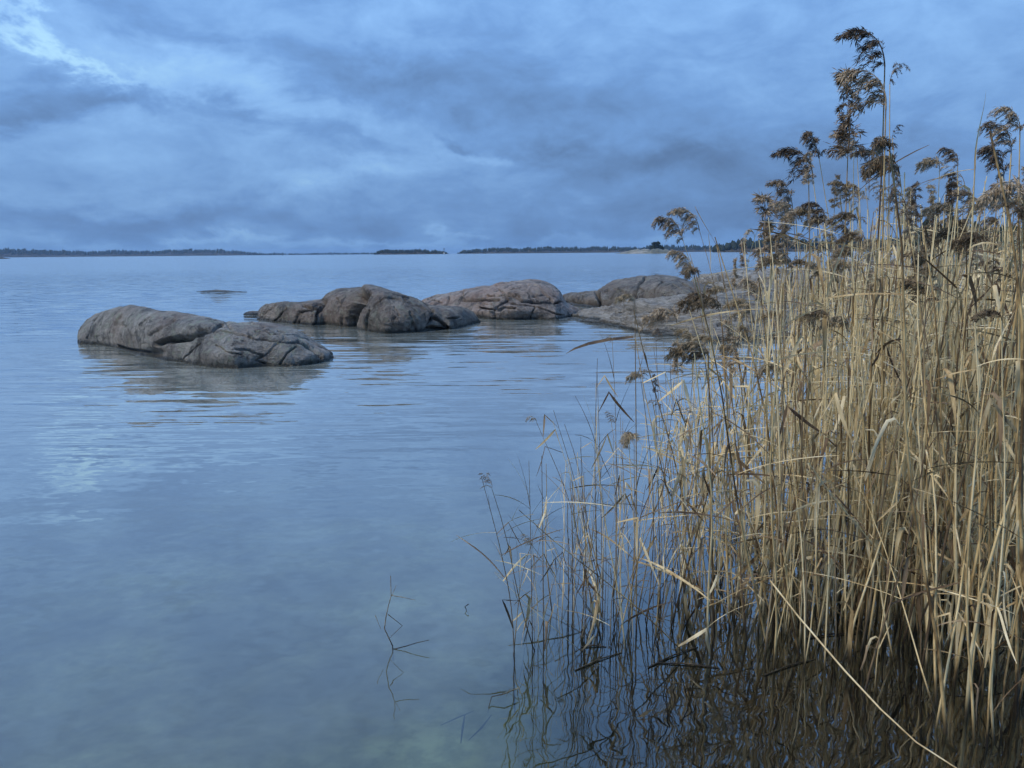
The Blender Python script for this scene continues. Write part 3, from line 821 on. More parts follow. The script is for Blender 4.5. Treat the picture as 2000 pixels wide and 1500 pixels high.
def plume_shape(kind, rng, lod=1.0):
    """flower head about 1 m long, base at the origin, its branches hanging towards -x"""
    Vs, Fs, off = [], [], 0

    def add(v_, f_):
        nonlocal off
        Vs.append(v_); Fs.append(f_ + off); off += len(v_)
    m = 14
    t = np.linspace(0, 1, m)
    if kind == 'arch':
        an = R(90) + R(rng.uniform(80, 120)) * t ** 1.4
        nb, bl, hang, side = 24, 0.44, 0.95, -1
    elif kind == 'upright':
        an = R(90) + R(rng.uniform(0, 14)) * t
        nb, bl, hang, side = 24, 0.19, 0.9, 0
    elif kind == 'fluffy':
        an = R(95) + R(rng.uniform(110, 150)) * np.clip(t * 1.5, 0, 1)
        nb, bl, hang, side = 26, 0.44, 1.0, -1
    else:                        # 'small'
        an = R(85) + R(rng.uniform(70, 130)) * t
        nb, bl, hang, side = 8, 0.5, 0.95, -1
    nb = max(4, int(nb * lod))
    ax = np.zeros((m, 3)); st = 0.8 / (m - 1)
    ax[1:, 0] = np.cumsum(np.cos(an[:-1]) * st); ax[1:, 2] = np.cumsum(np.sin(an[:-1]) * st)
    ax[:, 1] = 0.03 * np.sin(t * 4)
    tv, tf = tube(ax, 0.010 * (1.1 - t), 4)
    add(tv, tf)
    whorl = np.linspace(0.0, 1.0, 6)
    for i in range(nb):
        if kind == 'upright':
            u = float(np.clip(whorl[i % 6] + rng.normal() * 0.045, 0, 1))
        else:
            u = (i + rng.uniform(0, 0.9)) / nb
        p0 = np.array([np.interp(u, t, ax[:, c]) for c in range(3)])
        a_ = np.interp(u, t, an)
        sgn = -1 if (side and rng.random() < 0.85) else (1 if rng.random() < 0.5 else -1)
        ang0 = a_ - sgn * R(rng.uniform(-15, 60))
        L = bl * rng.uniform(0.35, 1.2) * (1.0 - 0.5 * u)
        sd_ = rng.normal() * 0.45
        ns = 10
        q = np.linspace(0, 1, ns)
        dirx, dirz = math.cos(ang0), math.sin(ang0)
        endx = 0.62 * sgn if kind != 'upright' else 0.45 * sgn
        e = np.clip(q * rng.uniform(0.9, 1.6), 0, 1) * hang * rng.uniform(0.7, 1.0)
        D = np.stack([dirx * (1 - e) + endx * e, sd_ * (1 - 0.4 * q), dirz * (1 - e) - 0.9 * e], -1)
        D /= np.linalg.norm(D, axis=1)[:, None]
        pts = p0 + np.vstack([[0, 0, 0], np.cumsum(D[:-1] * L / (ns - 1), 0)])
        rv, rf = ribbon(pts, 0.003 + 0.009 * np.sin(np.pi * q) ** 0.8, 0.5, (0.1, 1, 0.2))
        add(rv, rf)
        qi = np.tile(np.arange(1, ns), 5 if lod >= 1 else 1)
        wq = np.sin(np.pi * (0.12 + 0.78 * qi / ns))
        PP = pts[qi] + rng.normal(size=(len(qi), 3)) * (0.017 * wq)[:, None]
        DD = D[qi] + rng.normal(size=(len(qi), 3)) * 0.42 + np.array((0, 0, -0.18)); DD /= np.linalg.norm(DD, axis=1)[:, None]
        sv, sf = spikelet_quads(PP, DD, rng.uniform(0.07, 0.12, len(qi)) * (0.55 + 0.45 * wq) / (1 if lod >= 1 else 0.8), rng.uniform(0.004, 0.0095, len(qi)) * (0.6 + 0.4 * wq) * (1 if lod >= 1 else 2.4), rng)
        add(sv, sf)
    return np.vstack(Vs), np.vstack(Fs)


rngp = np.random.default_rng(5)
LEAVES = []
for kd, cnt in (('spike', 5), ('arc', 5), ('kink', 5), ('limp', 4), ('flat', 5)):
    for i in range(cnt):
        LEAVES.append((kd,) + leaf_shape(kd, rngp))
STEMS = []
for i in range(14):
    STEMS.append(stem_shape(rngp, (0.0019, 0.0023, 0.0027)[i % 3]))
PLUMES = {k: [plume_shape(k, rngp) for _ in range(c)] for k, c in (('arch', 5), ('upright', 3), ('fluffy', 3), ('small', 4))}
PLUMES_LOW = [plume_shape('fluffy', rngp, 0.4) for _ in range(4)]
_mesh_cache = {}


def cached_mesh(tag, arr, mi):
    key = (tag, mi)
    if key not in _mesh_cache:
        _mesh_cache[key] = mesh_from(tag.split('#')[0], arr[0], arr[1], MATS[mi], smooth=not tag.startswith('plume'))
    return _mesh_cache[key]


def rotz(a):
    return Matrix.Rotation(a, 4, 'Z')


class ReedSpec:
    """list of (part name, shape tag, arrays, material index, local matrix) around a base point"""
    def __init__(self, base):
        self.base = Vector(base); self.parts = []; self.thick = 1.0


def random_reed(base, H, rng, sparse=False, thick=1.0, plume=None, pl_len=0.22, leaves=None, lean=0.06, zsub=0.25):
    sp = ReedSpec((base[0], base[1], 0.0))
    sp.thick = thick
    si = int(rng.integers(len(STEMS)))
    sv, sf, axis = STEMS[si]
    if rng.random() < 0.09 and not plume:
        lean, H = lean * 4.5, H * 0.75
    lz = rng.normal() * lean; lx = rng.normal() * lean
    rot = Matrix.Rotation(lx, 4, 'X') @ Matrix.Rotation(lz, 4, 'Y') @ rotz(rng.uniform(0, 6.28))
    Ht = H + zsub
    low = Matrix.Translation((0, 0, -zsub))
    sc = Matrix.Diagonal((Ht * thick, Ht * thick, Ht, 1))
    mi = 1 if sparse and rng.random() < 0.45 else (0 if rng.random() < 0.85 else 1)
    sp.parts.append(('stem', f'stem#{si}', (sv, sf), mi, low @ rot @ sc))
    nl = leaves if leaves is not None else int(rng.integers(3, 8))
    side = rng.uniform(0, 6.28)
    for i in range(nl):
        t = (zsub + H * rng.uniform(0.12, 0.97)) / Ht
        p = np.array([np.interp(t, axis[:, 2], axis[:, c]) for c in range(3)])
        pos = low @ rot @ Vector((p[0] * Ht * thick, p[1] * Ht * thick, p[2] * Ht))
        if sparse:
            kinds = ('spike', 'spike', 'spike', 'flat', 'kink')
        else:
            kinds = ('spike', 'spike', 'spike', 'flat', 'flat', 'flat', 'kink', 'limp', 'limp')
        kd = kinds[int(rng.integers(len(kinds)))]
        cand = [j for j, l in enumerate(LEAVES) if l[0] == kd]
        li = cand[int(rng.integers(len(cand)))]
        side += math.pi + rng.normal() * 0.7
        tilt = Matrix.Rotation(rng.normal() * 0.22, 4, 'Y')
        s_ = rng.uniform(0.45, 1.0) * (0.75 if sparse else 1.0)
        ws = rng.uniform(0.45, 0.95) * (0.6 if sparse else 1.0)
        mt = Matrix.Translation(pos) @ rotz(side) @ tilt @ Matrix.Diagonal((s_, s_ * ws, s_, 1))
        lm = 3 if rng.random() < (0.55 if sparse else 0.3) else 2
        sp.parts.append(('leaf', f'leaf#{li}', LEAVES[li][1:], lm, mt))
    if plume:
        top = low @ rot @ Vector((axis[-1, 0] * Ht * thick, axis[-1, 1] * Ht * thick, Ht))
        pi_ = int(rng.integers(len(PLUMES[plume])))
        s_ = pl_len
        pm = 5 if plume == 'fluffy' or rng.random() < 0.55 else 4
        sp.parts.append(('plume', f'plume#{plume}{pi_}', PLUMES[plume][pi_], pm, Matrix.Translation(top) @ rotz(rng.normal() * 0.6) @ Matrix.Scale(s_, 4)))
    return sp


def hero_reed(pix, rad_, rng, plume=None, pl_px=80, pm=4, leaves=4, sparse=False, flip=False, zsub=0.25, pk=None):
    """pix: stem points in photo pixels, first one on the water; stands upright at its own distance"""
    base = ground(np.array(float(pix[0][0])), np.array(float(pix[0][1])))
    Yd = base[1]
    n_ = len(pix)
    pts = [base]
    for i, (x_, y_) in enumerate(pix[1:], 1):
        pts.append(at_depth(np.array(float(x_)), np.array(float(y_)), Yd + rng.normal() * 0.05 * i / n_))
    pts = np.array(pts) - np.array((base[0], base[1], 0))
    # smooth resample
    dl = np.concatenate([[0], np.cumsum(np.linalg.norm(np.diff(pts, axis=0), axis=1))])
    tt = np.linspace(0, dl[-1], 12)
    sm_ = np.stack([np.interp(tt, dl, pts[:, c]) for c in range(3)], -1)
    if n_ > 2:
        for _ in range(2):
            sm_[1:-1] = 0.5 * sm_[1:-1] + 0.25 * (sm_[:-2] + sm_[2:])
    else:
        ln = np.linalg.norm(sm_[-1] - sm_[0]); bow = rng.normal() * 0.012 * ln
        s = np.linspace(0, 1, 12); sm_[:, 0] += bow * np.sin(np.pi * s); sm_[:, 1] += rng.normal() * 0.02 * np.sin(np.pi * s)
    full = np.vstack([sm_[0] - np.array((0, 0, zsub)), sm_])
    r_ = np.concatenate([[rad_], rad_ * (1 - 0.62 * np.linspace(0, 1, 12))])
    sp = ReedSpec((base[0], base[1], 0.0))
    sv, sf = tube(full, r_, 5)
    hero_reed.n += 1
    sp.parts.append(('stem', f'stem#h{hero_reed.n}', (sv, sf), 1 if sparse else 0, Matrix.Identity(4)))
    side = rng.choice([0, math.pi])
    for i in range(leaves):
        t = rng.uniform(0.15, 0.9)
        p = np.array([np.interp(t * 11, np.arange(12), sm_[:, c]) for c in range(3)])
        kinds = ('spike', 'spike', 'flat', 'kink') if sparse else ('spike', 'arc', 'kink', 'limp', 'flat', 'limp')
        kd = kinds[int(rng.integers(len(kinds)))]
        cand = [j for j, l in enumerate(LEAVES) if l[0] == kd]
        li = cand[int(rng.integers(len(cand)))]
        side += math.pi
        s_ = rng.uniform(0.5, 0.95) * (0.8 if sparse else 1); ws = rng.uniform(0.5, 0.95) * (0.65 if sparse else 1)
        mt = Matrix.Translation(p) @ rotz(side + rng.normal() * 0.6) @ Matrix.Rotation(rng.normal() * 0.2, 4, 'Y') @ Matrix.Diagonal((s_, s_ * ws, s_, 1))
        sp.parts.append(('leaf', f'leaf#{li}', LEAVES[li][1:], 3 if rng.random() < (0.6 if sparse else 0.3) else 2, mt))
    if plume:
        pi_ = int(rng.integers(len(PLUMES[plume]))) if pk is None else pk
        s_ = pl_px / FPX * Yd * 1.05
        ez = rng.normal() * 0.35 + (math.pi if flip else 0)
        T = sm_[-1] - sm_[-2]; ty = math.atan2(T[0], T[2]) * 0.6
        sp.parts.append(('plume', f'plume#{plume}{pi_}', PLUMES[plume][pi_], pm, Matrix.Translation(sm_[-1]) @ Matrix.Rotation(ty, 4, 'Y') @ rotz(ez) @ Matrix.Scale(s_, 4)))
    return sp


hero_reed.n = 0


def build_single(sp, label, group='dry reeds standing in the water', cat='reed'):
    root = obj('reed', None, label=label, cat=cat, group=group)
    root.empty_display_size = 0.05
    root.location = sp.base
    for nm, tag, arr, mi, mt in sp.parts:
        o = obj(nm, cached_mesh(tag, arr, mi), root)
        o.matrix_local = mt
    return root


def build_mass(specs, name, label, cat='reed bed'):
    buf = [([], [], 0) for _ in MATS]
    buf = [dict(v=[], f=[], n=0) for _ in MATS]
    for sp in specs:
        T0 = Matrix.Translation(sp.base)
        for nm, tag, (v_, f_), mi, mt in sp.parts:
            mm = np.array(T0 @ mt)
            vv = v_ @ mm[:3, :3].T + mm[:3, 3]
            b_ = buf[mi]
            b_['v'].append(vv); b_['f'].append(f_ + b_['n']); b_['n'] += len(vv)
    Vv, Ff, mid, off = [], [], [], 0
    for i, b_ in enumerate(buf):
        if not b_['v']:
            continue
        v_ = np.vstack(b_['v']); f_ = np.vstack(b_['f'])
        Vv.append(v_); Ff.append(f_ + off); mid.append(np.full(len(f_), i, np.int32)); off += len(v_)
    me = mesh_from(name, np.vstack(Vv), np.vstack(Ff))
    for m_ in MATS:
        me.materials.append(m_)
    me.polygons.foreach_set('material_index', np.concatenate(mid))
    return obj(name, me, label=label, cat=cat, kind='stuff')


# ------------------------------------------------------------------ reeds one can single out
rh = np.random.default_rng(21)
HEROES = [  # stem pixels, radius, plume kind, plume px, material, leaves, sparse, flip, label
    ([(1690, 1245), (1700, 700), (1724, 330), (1728, 130)], .0062, 'arch', 125, 4, 5, False, False, 'tallest reed, its dark drooping plume highest against the sky'),
    ([(1712, 1205), (1738, 330), (1738, 165)], .0045, 'small', 62, 4, 3, False, True, 'tall reed with a plume curling right just below the tallest plume'),
    ([(1726, 1265), (1722, 500), (1730, 215)], .0060, 'arch', 140, 4, 4, False, False, 'thick tall reed with a wide brown plume below the tallest one'),
    ([(1640, 1190), (1645, 600), (1656, 300)], .0055, 'upright', 170, 4, 4, False, False, 'tall reed with a narrow upright dark plume left of the tallest reed'),
    ([(1665, 1170), (1668, 275)], .0035, 'small', 72, 4, 3, False, False, 'thin reed with a small plume under the narrow upright plume'),
    ([(1700, 1150), (1690, 600), (1674, 305)], .0036, 'arch', 80, 4, 3, False, False, 'thin reed with a hooked plume between the two tall reeds'),
    ([(1775, 1150), (1760, 600), (1743, 270)], .0036, 'small', 36, 4, 3, False, True, 'thin leaning reed with a tiny plume hooked right of the tallest reed'),
    ([(1668, 1100), (1640, 560), (1600, 310)], .0042, 'arch', 85, 4, 4, False, False, 'leaning reed with an arched plume high over the open water'),
    ([(1655, 1150), (1620, 600), (1588, 350)], .0048, 'arch', 110, 4, 4, False, False, 'leaning reed with a broad feathery plume below the arched one'),
    ([(1570, 1080), (1560, 560), (1548, 405)], .0038, 'arch', 90, 4, 4, False, False, 'reed with a drooping brown plume at the left shoulder of the bed'),
    ([(1600, 1120), (1597, 430)], .0042, 'fluffy', 90, 5, 4, False, False, 'reed with a shaggy pale brown plume at the left shoulder of the bed'),
    ([(1495, 1060), (1494, 520)], .0036, 'upright', 150, 4, 3, False, False, 'slim reed with a loose upright plume standing over the grey ridge'),
    ([(1525, 1050), (1527, 500)], .0040, 'upright', 105, 4, 3, False, False, 'reed with an upright plume just right of the loose upright one'),
    ([(1800, 1200), (1770, 420), (1757, 340)], .0048, 'fluffy', 125, 5, 4, False, False, 'reed with a thick pale hanging plume right of the tallest reeds'),
    ([(1735, 1180), (1728, 345)], .0042, 'arch', 95, 4, 4, False, False, 'reed with layered plume branches in the middle of the tall group'),
    ([(1440, 1040), (1415, 660), (1390, 520), (1366, 450)], .0034, 'arch', 85, 4, 2, False, False, 'arched plume reed over the horizon, right one of the leaning pair'),
    ([(1430, 1060), (1385, 660), (1355, 520), (1334, 470)], .0034, 'arch', 85, 4, 2, False, False, 'arched plume reed over the horizon, left one of the leaning pair'),
    ([(1405, 1050), (1380, 660), (1350, 530)], .0030, 'arch', 72, 4, 2, False, False, 'reed with a small arched plume just under the leaning pair'),
    ([(1455, 1020), (1453, 520)], .0028, 'upright', 50, 4, 2, False, False, 'reed tipped with a tiny dark upright plume in front of the far water'),
    ([(1420, 1080), (1390, 600)], .0036, 'fluffy', 100, 5, 3, False, False, 'reed with a bushy brown plume in front of the pale slab'),
    ([(1243, 1235), (1243, 900), (1240, 590)], .0040, 'fluffy', 55, 5, 1, True, False, 'lone long thin reed with a pale tuft before the pale slab'),
    ([(1340, 1100), (1322, 630)], .0034, 'fluffy', 95, 4, 3, False, False, 'reed with a hanging brown plume near the waterline of the pale slab'),
    ([(1300, 1110), (1280, 640)], .0024, 'small', 36, 4, 3, True, False, 'thin reed with a tiny hooked plume at the edge of the slab'),
    ([(1325, 1120), (1296, 668)], .0026, 'small', 42, 4, 3, True, False, 'thin reed with a small dark forked plume below the slab'),
    ([(1205, 1240), (1203, 800), (1196, 670)], .0024, 'small', 20, 4, 6, True, False, 'thin spiky reed with a tiny dark tip at the left fringe'),
    ([(1168, 1215), (1161, 870), (1167, 700)], .0026, None, 0, 4, 6, True, False, 'thin bare spiky reed, tallest of the left fringe without a plume'),
    ([(1178, 1230), (1172, 900), (1166, 720)], .0022, None, 0, 4, 4, True, False, 'thin bare reed leaning on the tallest bare one of the left fringe'),
    ([(1165, 1215), (1112, 970), (1048, 825)], .0026, 'small', 34, 5, 1, True, False, 'thin reed leaning far left with a small nodding plume over the water'),
    ([(1262, 1230), (1252, 745)], .0028, 'small', 38, 4, 3, True, True, 'thin reed with a small drooping plume beside the lone long reed'),
    ([(1290, 1200), (1280, 765)], .0028, 'upright', 38, 4, 3, True, False, 'thin reed with a short thick upright plume right of the lone long reed'),
    ([(1395, 1235), (1386, 900), (1384, 700)], .0056, 'fluffy', 115, 5, 4, False, False, 'thick reed with a long pale shaggy head before the open water'),
    ([(1420, 1150), (1432, 715)], .0030, 'small', 34, 4, 4, False, False, 'reed with a small dark plume just right of the pale shaggy head'),
    ([(1340, 1200), (1290, 800)], .0028, 'small', 40, 4, 4, True, False, 'thin reed with a small plume left of the pale shaggy head'),
    ([(1005, 1287), (1000, 1180), (975, 1060), (940, 930)], .0026, None, 0, 4, 7, True, False, 'leftmost reed, thin, pale and bent far over the water'),
    ([(1003, 1280), (1018, 1120), (1060, 1000)], .0022, None, 0, 4, 5, True, False, 'thin reed at the left corner, crossing the bent leftmost one'),
    ([(1040, 1262), (1037, 1060), (1033, 900)], .0024, None, 0, 4, 5, True, False, 'straight thin reed near the left corner of the bed'),
    ([(1062, 1255), (1060, 1040), (1058, 890)], .0030, None, 0, 4, 4, True, False, 'straight reddish reed near the left corner, right of the straight thin one'),
    ([(1110, 1235), (1108, 980)], .0030, None, 0, 4, 0, True, False, 'short dark broken stub, left one of a pair at the left fringe'),
    ([(1118, 1235), (1114, 935)], .0028, None, 0, 4, 1, True, False, 'short dark broken stub, right one of a pair at the left fringe'),
    ([(1940, 1330), (1950, 700), (1975, 300)], .0058, 'arch', 95, 4, 4, False, False, 'tall reed with an arched plume at the right edge of the picture'),
    ([(1990, 1350), (1985, 600), (1992, 260)], .0050, 'arch', 85, 4, 4, False, False, 'reed with the highest dark plume touching the right edge'),
    ([(1915, 1250), (1935, 600), (1950, 330)], .0042, 'arch', 70, 4, 4, False, False, 'reed with a small arched plume left of the right edge'),
    ([(1985, 1395), (1990, 560), (2000, 390)], .0066, 'fluffy', 125, 4, 4, False, False, 'near reed with a big dark bushy plume at the right edge'),
    ([(1900, 1240), (1912, 420)], .0040, 'arch', 85, 4, 4, False, False, 'reed with a narrow arched plume over the trees at right'),
    ([(1845, 1200), (1862, 430)], .0036, 'upright', 80, 4, 3, False, False, 'reed with a spear-like upright plume over the trees at right'),
    ([(1830, 1180), (1845, 465)], .0036, 'small', 60, 4, 4, False, True, 'reed with a small plume pointing right over the trees'),
    ([(1880, 1210), (1888, 470)], .0040, 'fluffy', 90, 5, 4, False, False, 'reed with a pale brown plume before the trees at right'),
    ([(1805, 1180), (1790, 420)], .0036, 'upright', 70, 4, 3, False, False, 'reed with a bare spear-like head right of the pale hanging plume'),
    ([(1930, 1250), (1925, 480)], .0040, 'fluffy', 95, 5, 4, False, False, 'reed with a greyish plume low at the right, below the small arched one'),
]
singles = []
for (pix, rd, pk_, ppx, pm_, nl, spz, fl, lab) in HEROES:
    singles.append((hero_reed(pix, rd, rh, pk_, ppx, pm_, nl, spz, fl), lab))

# ------------------------------------------------------------------ the rest of the bed
rb = np.random.default_rng(77)
NEAR = np.array([(0.0, 3.08), (0.66, 3.05), (1.0, 2.9), (1.24, 2.72), (1.49, 2.40), (1.73, 2.18), (2.3, 1.92)])
LEFT = np.array([(3.05, 0.0), (3.3, 0.16), (3.6, 0.60), (4.2, 1.05), (5.0, 1.75), (6.5, 2.95), (10.0, 5.1)])


def bed_points(n, ymin, ymax, xmax_k=0.80):
    outp = []
    while len(outp) < n:
        y_ = math.sqrt(rb.uniform(ymin ** 2, ymax ** 2)); x_ = rb.uniform(-0.1, y_ * xmax_k)
        xl = np.interp(y_, LEFT[:, 0], LEFT[:, 1])
        if y_ < 3.05:
            xl = np.interp(-y_, -NEAR[:, 1], NEAR[:, 0])
        if x_ < xl:
            continue
        ed = x_ - xl
        if rb.random() > 0.42 + 0.58 * min(1, ed / 0.8):
            continue
        # clumps
        if vnoise(np.array([[x_ * 3.2, y_ * 3.2, 0.0]]), 5)[0] < rb.uniform(-0.9, 0.35):
            continue
        outp.append((x_, y_, ed))
    return outp


cands = []
for x_, y_, ed in bed_points(930, 1.95, 5.2):
    xr = x_ / y_
    Hm = np.interp(xr, [-0.02, 0.08, 0.17, 0.28, 0.40, 0.55, 0.8], [0.45, 0.75, 1.05, 1.38, 1.74, 1.86, 1.90])
    H = Hm * rb.uniform(0.62, 1.10)
    sparse = xr < 0.20 and rb.random() < 0.75
    pl_ = None
    if rb.random() < (0.10 if sparse else 0.26) and H > 0.78 * Hm:
        pl_ = rb.choice(['arch', 'fluffy', 'small', 'fluffy', 'upright'])
    thick = rb.uniform(0.75, 1.0) if sparse else rb.uniform(0.75, 1.4)
    if y_ < 2.75 and not sparse:
        thick *= 1.2
    cands.append((y_, x_, H, sparse, random_reed((x_, y_), H, rb, sparse, thick, pl_, 0.17 * rb.uniform(0.7, 1.2), None, 0.10), pl_))
for x_, y_, ed in bed_points(470, 4.8, 10.5, 0.86):
    xr = x_ / y_
    H = np.interp(xr, [0.3, 0.42, 0.55, 0.8], [1.1, 1.5, 1.7, 1.75]) * rb.uniform(0.7, 1.12)
    pl_ = rb.choice(['arch', 'fluffy', 'fluffy', 'upright']) if rb.random() < 0.35 else None
    cands.append((y_, x_, H, False, random_reed((x_, y_), H, rb, False, rb.uniform(1.0, 1.6), pl_, 0.2, 5, 0.09), pl_))
for i in range(52):       # thin shoots of the left fringe
    x_, y_ = rb.uniform(-0.02, 0.62), rb.uniform(3.02, 3.75)
    if x_ < np.interp(y_, [3.0, 3.3, 3.75], [-0.03, 0.05, 0.42]):
        continue
    H = rb.uniform(0.35, 0.75) + 0.7 * max(0, x_)
    pl_ = 'small' if rb.random() < 0.15 else None
    cands.append((y_ - 0.6, x_, H, True, random_reed((x_, y_), H, rb, True, rb.uniform(0.9, 1.3), pl_, 0.09, int(rb.integers(3, 8)), 0.12), pl_))
for i in range(22):       # tall plumed reeds that stand out of the dense part
    y_ = rb.uniform(2.9, 5.2); x_ = y_ * rb.uniform(0.40, 0.70)
    H = rb.uniform(1.68, 2.05)
    pl_ = rb.choice(['arch', 'arch', 'fluffy', 'upright', 'small'])
    cands.append((y_ - 1.6, x_, H, False, random_reed((x_, y_), H, rb, False, rb.uniform(0.8, 1.1), pl_, 0.19 * rb.uniform(0.7, 1.2), 3, 0.05), pl_))
cands.sort(key=lambda c: c[0] - 0.25 * (c[2] > 1.5) * 0 - (0.9 if c[3] else 0))
GR = 'dry reeds standing in the water'
n_single = len(singles)
rest = []
for c in cands:
    y_, x_, H, sparse, sp, pl_ = c
    y_ = sp.base.y
    if n_single < 300:
        n_single += 1
        bx_, by_ = project(np.array([[x_, y_, 0.0]])); bx_, by_ = float(bx_[0]), float(by_[0])
        size = 'thin' if sparse else ('thick' if sp.thick > 1.25 else 'slender')
        if bx_ < 1150:
            zone = 'in the left corner'
        elif bx_ < 1290:
            zone = 'by the lone long reed'
        elif bx_ < 1440:
            zone = 'in line with the pale slab'
        elif bx_ < 1600:
            zone = 'in line with the grey ridge'
        elif bx_ < 1790:
            zone = 'below the tallest reeds'
        elif bx_ < 1900:
            zone = 'below the trees at right'
        else:
            zone = 'at the right edge'
        row = 'front-row' if by_ > np.interp(bx_, [1000, 1300, 1600, 1800, 2000], [1225, 1205, 1255, 1350, 1420]) else 'inner'
        tall = 'tall' if H > 1.35 else ('short' if H < 0.9 else 'middling')
        st_ = sp.parts[0][4]
        tx = (st_ @ Vector((0, 0, 1))).x - (st_ @ Vector((0, 0, 0))).x
        lean_ = 'left-leaning' if tx < -0.07 * H else ('right-leaning' if tx > 0.07 * H else 'upright')
        nlf = sum(1 for p_ in sp.parts if p_[0] == 'leaf')
        lean_ = ({3: 'sparse-leaved ', 4: 'sparse-leaved ', 7: 'leafy '}.get(nlf, '') if nlf < 8 else 'dense-leaved ') + lean_
        head = {None: 'bare', 'arch': 'arched plume', 'fluffy': 'shaggy plume', 'small': 'small plume', 'upright': 'upright plume'}[pl_]
        lab = f'{size} {tall} {lean_} {row} reed {zone}, ' + ('without a plume' if head == 'bare' else f'with {"an" if head[0] in "au" else "a"} {head}')
        singles.append((sp, lab))
    else:
        rest.append(sp)
for sp, lab in singles:
    build_single(sp, lab, GR)
for sp in rest:
    for i, p_ in enumerate(sp.parts):
        if p_[0] == 'plume' and sp.base.y > 4.6:
            sp.parts[i] = (p_[0], p_[1], PLUMES_LOW[i % 4], p_[3], p_[4])
build_mass(rest, 'reed_bed', 'dense mass of dry straw coloured reeds filling the right side')

# far reed stand on the shore behind the rocks
farr = []
while len(farr) < 900:
    y_ = rb.uniform(13.5, 26); x_ = rb.uniform(0.375, 0.80) * y_
    xr = x_ / y_
    if rb.random() > np.interp(xr, [0.375, 0.42, 0.5], [0.25, 0.8, 1]):
        continue
    farr.append(random_reed((x_, y_), rb.uniform(0.9, 1.6) + 0.25, rb, False, 2.0, 'fluffy' if rb.random() < 0.5 else None, 0.25, 3, 0.10, 0.1))
for sp in farr:
    for i, p_ in enumerate(sp.parts):
        if p_[0] == 'plume':
            sp.parts[i] = (p_[0], p_[1], PLUMES_LOW[i % 4], p_[3], p_[4])
build_mass(farr, 'far_reed_bed', 'pale straw reeds growing along the shore beyond the rocks')


# ------------------------------------------------------------------ small single things in the near water
def px_tube(pixels, rad_, z=None, depth=None):
    pts = []
    for i, p in enumerate(pixels):
        if depth is not None:
            pts.append(at_depth(np.array(float(p[0])), np.array(float(p[1])), depth + (p[2] if len(p) > 2 else 0)))
        else:
            pts.append(ground(np.array(float(p[0])), np.array(float(p[1])), p[2] if len(p) > 2 else (z or 0)))
    return tube(pts, np.linspace(rad_, rad_ * 0.5, len(pts)), 5)


bb = ground(np.array(769.0), np.array(1268.0))[1]
root = obj('broken_reed', None, label='thin broken reed stalk standing alone in the open water', cat='reed stalk')
for nm, pxl, rd, mi in (
        ('stem', [(768, 1290), (767, 1262), (758, 1243), (751, 1228), (754, 1205), (759, 1182), (764, 1164), (763, 1125)], .0027, 1),
        ('leaf', [(766, 1163), (784, 1166), (811, 1172)], .0016, 1), ('leaf', [(765, 1164), (774, 1143)], .0011, 1),
        ('leaf', [(758, 1200), (772, 1211), (786, 1222), (773, 1234), (760, 1247)], .0016, 1),
        ('leaf', [(769, 1268), (793, 1262), (812, 1256), (838, 1250)], .0022, 1),
        ('leaf', [(733, 1202), (744, 1229)], .0014, 1)):
    v_, f_ = px_tube(pxl, rd * 1.1, depth=bb)
    obj(nm, mesh_from(nm, v_, f_, M_PLUME), root)
v_, f_ = px_tube([(915, 1180), (908, 1185), (916, 1202)], .0030, depth=ground(np.array(915.0), np.array(1192.0))[1])
obj('twig', mesh_from('twig', v_, f_, M_PLUME), label='tiny bent twig poking out of the open water', cat='twig')
v_, f_ = px_tube([(1505, 1135, .46), (1560, 1205, .44), (1650, 1310, .42), (1720, 1385, .40), (1790, 1450, .37), (1880, 1508, 0.34)], .0040)
obj('fallen_reed', mesh_from('fallen_reed', v_, f_, M_LEAF), label='long pale fallen reed stalk lying diagonally across the lower right water', cat='reed stalk')
v_, f_ = px_tube([(1012, 1344, .03), (985, 1355, .03), (960, 1361, .02), (955, 1380, .004), (953, 1392, -.01)], .0026)
obj('dead_leaf', mesh_from('dead_leaf', v_, f_, M_LEAF), label='curled pale dead leaf floating at the left corner of the reeds', cat='leaf')
for pts_, lab in (([(860, 1417), (895, 1401), (926, 1388)], 'dark sunken leaf lying flat under the water, leftmost'), ([(908, 1395), (904, 1420), (900, 1452)], 'dark sunken leaf pointing down under the water, middle one'),
                  ([(960, 1396), (940, 1422), (915, 1446)], 'dark sunken leaf slanting under the water, rightmost of three')):
    g_ = np.array([ground(np.array(float(a)), np.array(float(b_)), -0.05) for a, b_ in pts_])
    v_, f_ = ribbon(g_, [0.002, 0.0045, 0.0015], 0.2, (0.3, 0.8, 0))
    obj('sunken_leaf', mesh_from('sunken_leaf', v_, f_, M_LEAFB), label=lab, cat='leaf')
rl = np.random.default_rng(9)
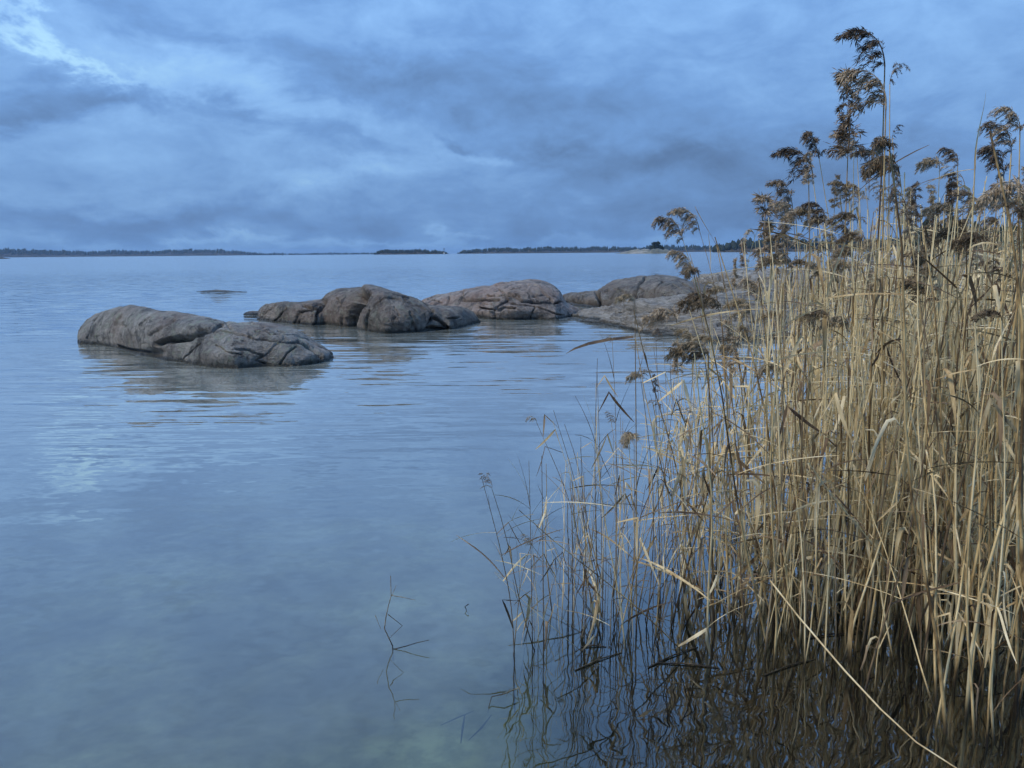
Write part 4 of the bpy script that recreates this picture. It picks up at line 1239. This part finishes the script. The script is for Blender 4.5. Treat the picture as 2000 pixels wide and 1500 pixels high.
for i in range(6):
    px0, py0 = rl.uniform(1120, 1640), rl.uniform(1215, 1330)
    py0 = max(py0, 1235) if px0 < 1400 else py0
    an_, ln_ = rl.uniform(-0.5, 0.6), rl.uniform(0.10, 0.30)
    g0 = ground(np.array(px0), np.array(py0)); dv_ = np.array((math.cos(an_), math.sin(an_), 0)) * ln_
    v_, f_ = tube([g0 + (0, 0, .003), g0 + dv_ * .5 + (0, 0.01, .006), g0 + dv_ + (0, 0, .002)], [.003, .0035, .002], 5)
    obj('floating_stalk', mesh_from('floating_stalk', v_, f_, (M_THIN, M_STEM)[i % 2]), label='short broken reed stalk floating flat among the reed bases', cat='reed stalk', group='broken stalks floating among the reeds')
# two broad dead blades that reach out over the water
for pix_, wd_, dep_, lab in (([(1237, 658), (1190, 663), (1150, 671), (1122, 681), (1105, 691)], .011, 3.9, 'long dead leaf blade reaching left from the lone long reed'),
                             ([(1620, 660), (1590, 676), (1560, 700), (1545, 713)], .014, 3.6, 'broad brown dead blade pointing down left before the slab')):
    g_ = np.array([at_depth(np.array(float(a)), np.array(float(b_)), dep_) for a, b_ in pix_])
    m_ = len(g_)
    v_, f_ = ribbon(g_, wd_ * np.sin(np.pi * np.linspace(0.25, 0.98, m_)), 0.3, (0, 0.75, 0.65))
    obj('dead_leaf', mesh_from('dead_leaf', v_, f_, M_LEAFB), label=lab, cat='leaf')

# ------------------------------------------------------------------ haze over the sea
m, t, o = new_mat('haze_air')
pv = nd(t, 'ShaderNodeVolumePrincipled')
pv.inputs['Color'].default_value = (0.42, 0.66, 1.0, 1)
pv.inputs['Density'].default_value = 0.00008
pv.inputs['Anisotropy'].default_value = 0.0
t.links.new(pv.outputs[0], o.inputs['Volume'])
hx, z0, z1 = 9300.0, -5.0, 62.0
Vh = [(-hx, -hx, z0), (hx, -hx, z0), (hx, hx, z0), (-hx, hx, z0), (-hx, -hx, z1), (hx, -hx, z1), (hx, hx, z1), (-hx, hx, z1)]
obj('haze', mesh_from('haze', Vh, [(0, 3, 2, 1), (4, 5, 6, 7), (0, 1, 5, 4), (1, 2, 6, 5), (2, 3, 7, 6), (3, 0, 4, 7)], m, False), label='thin blue haze over the sea', kind='stuff')
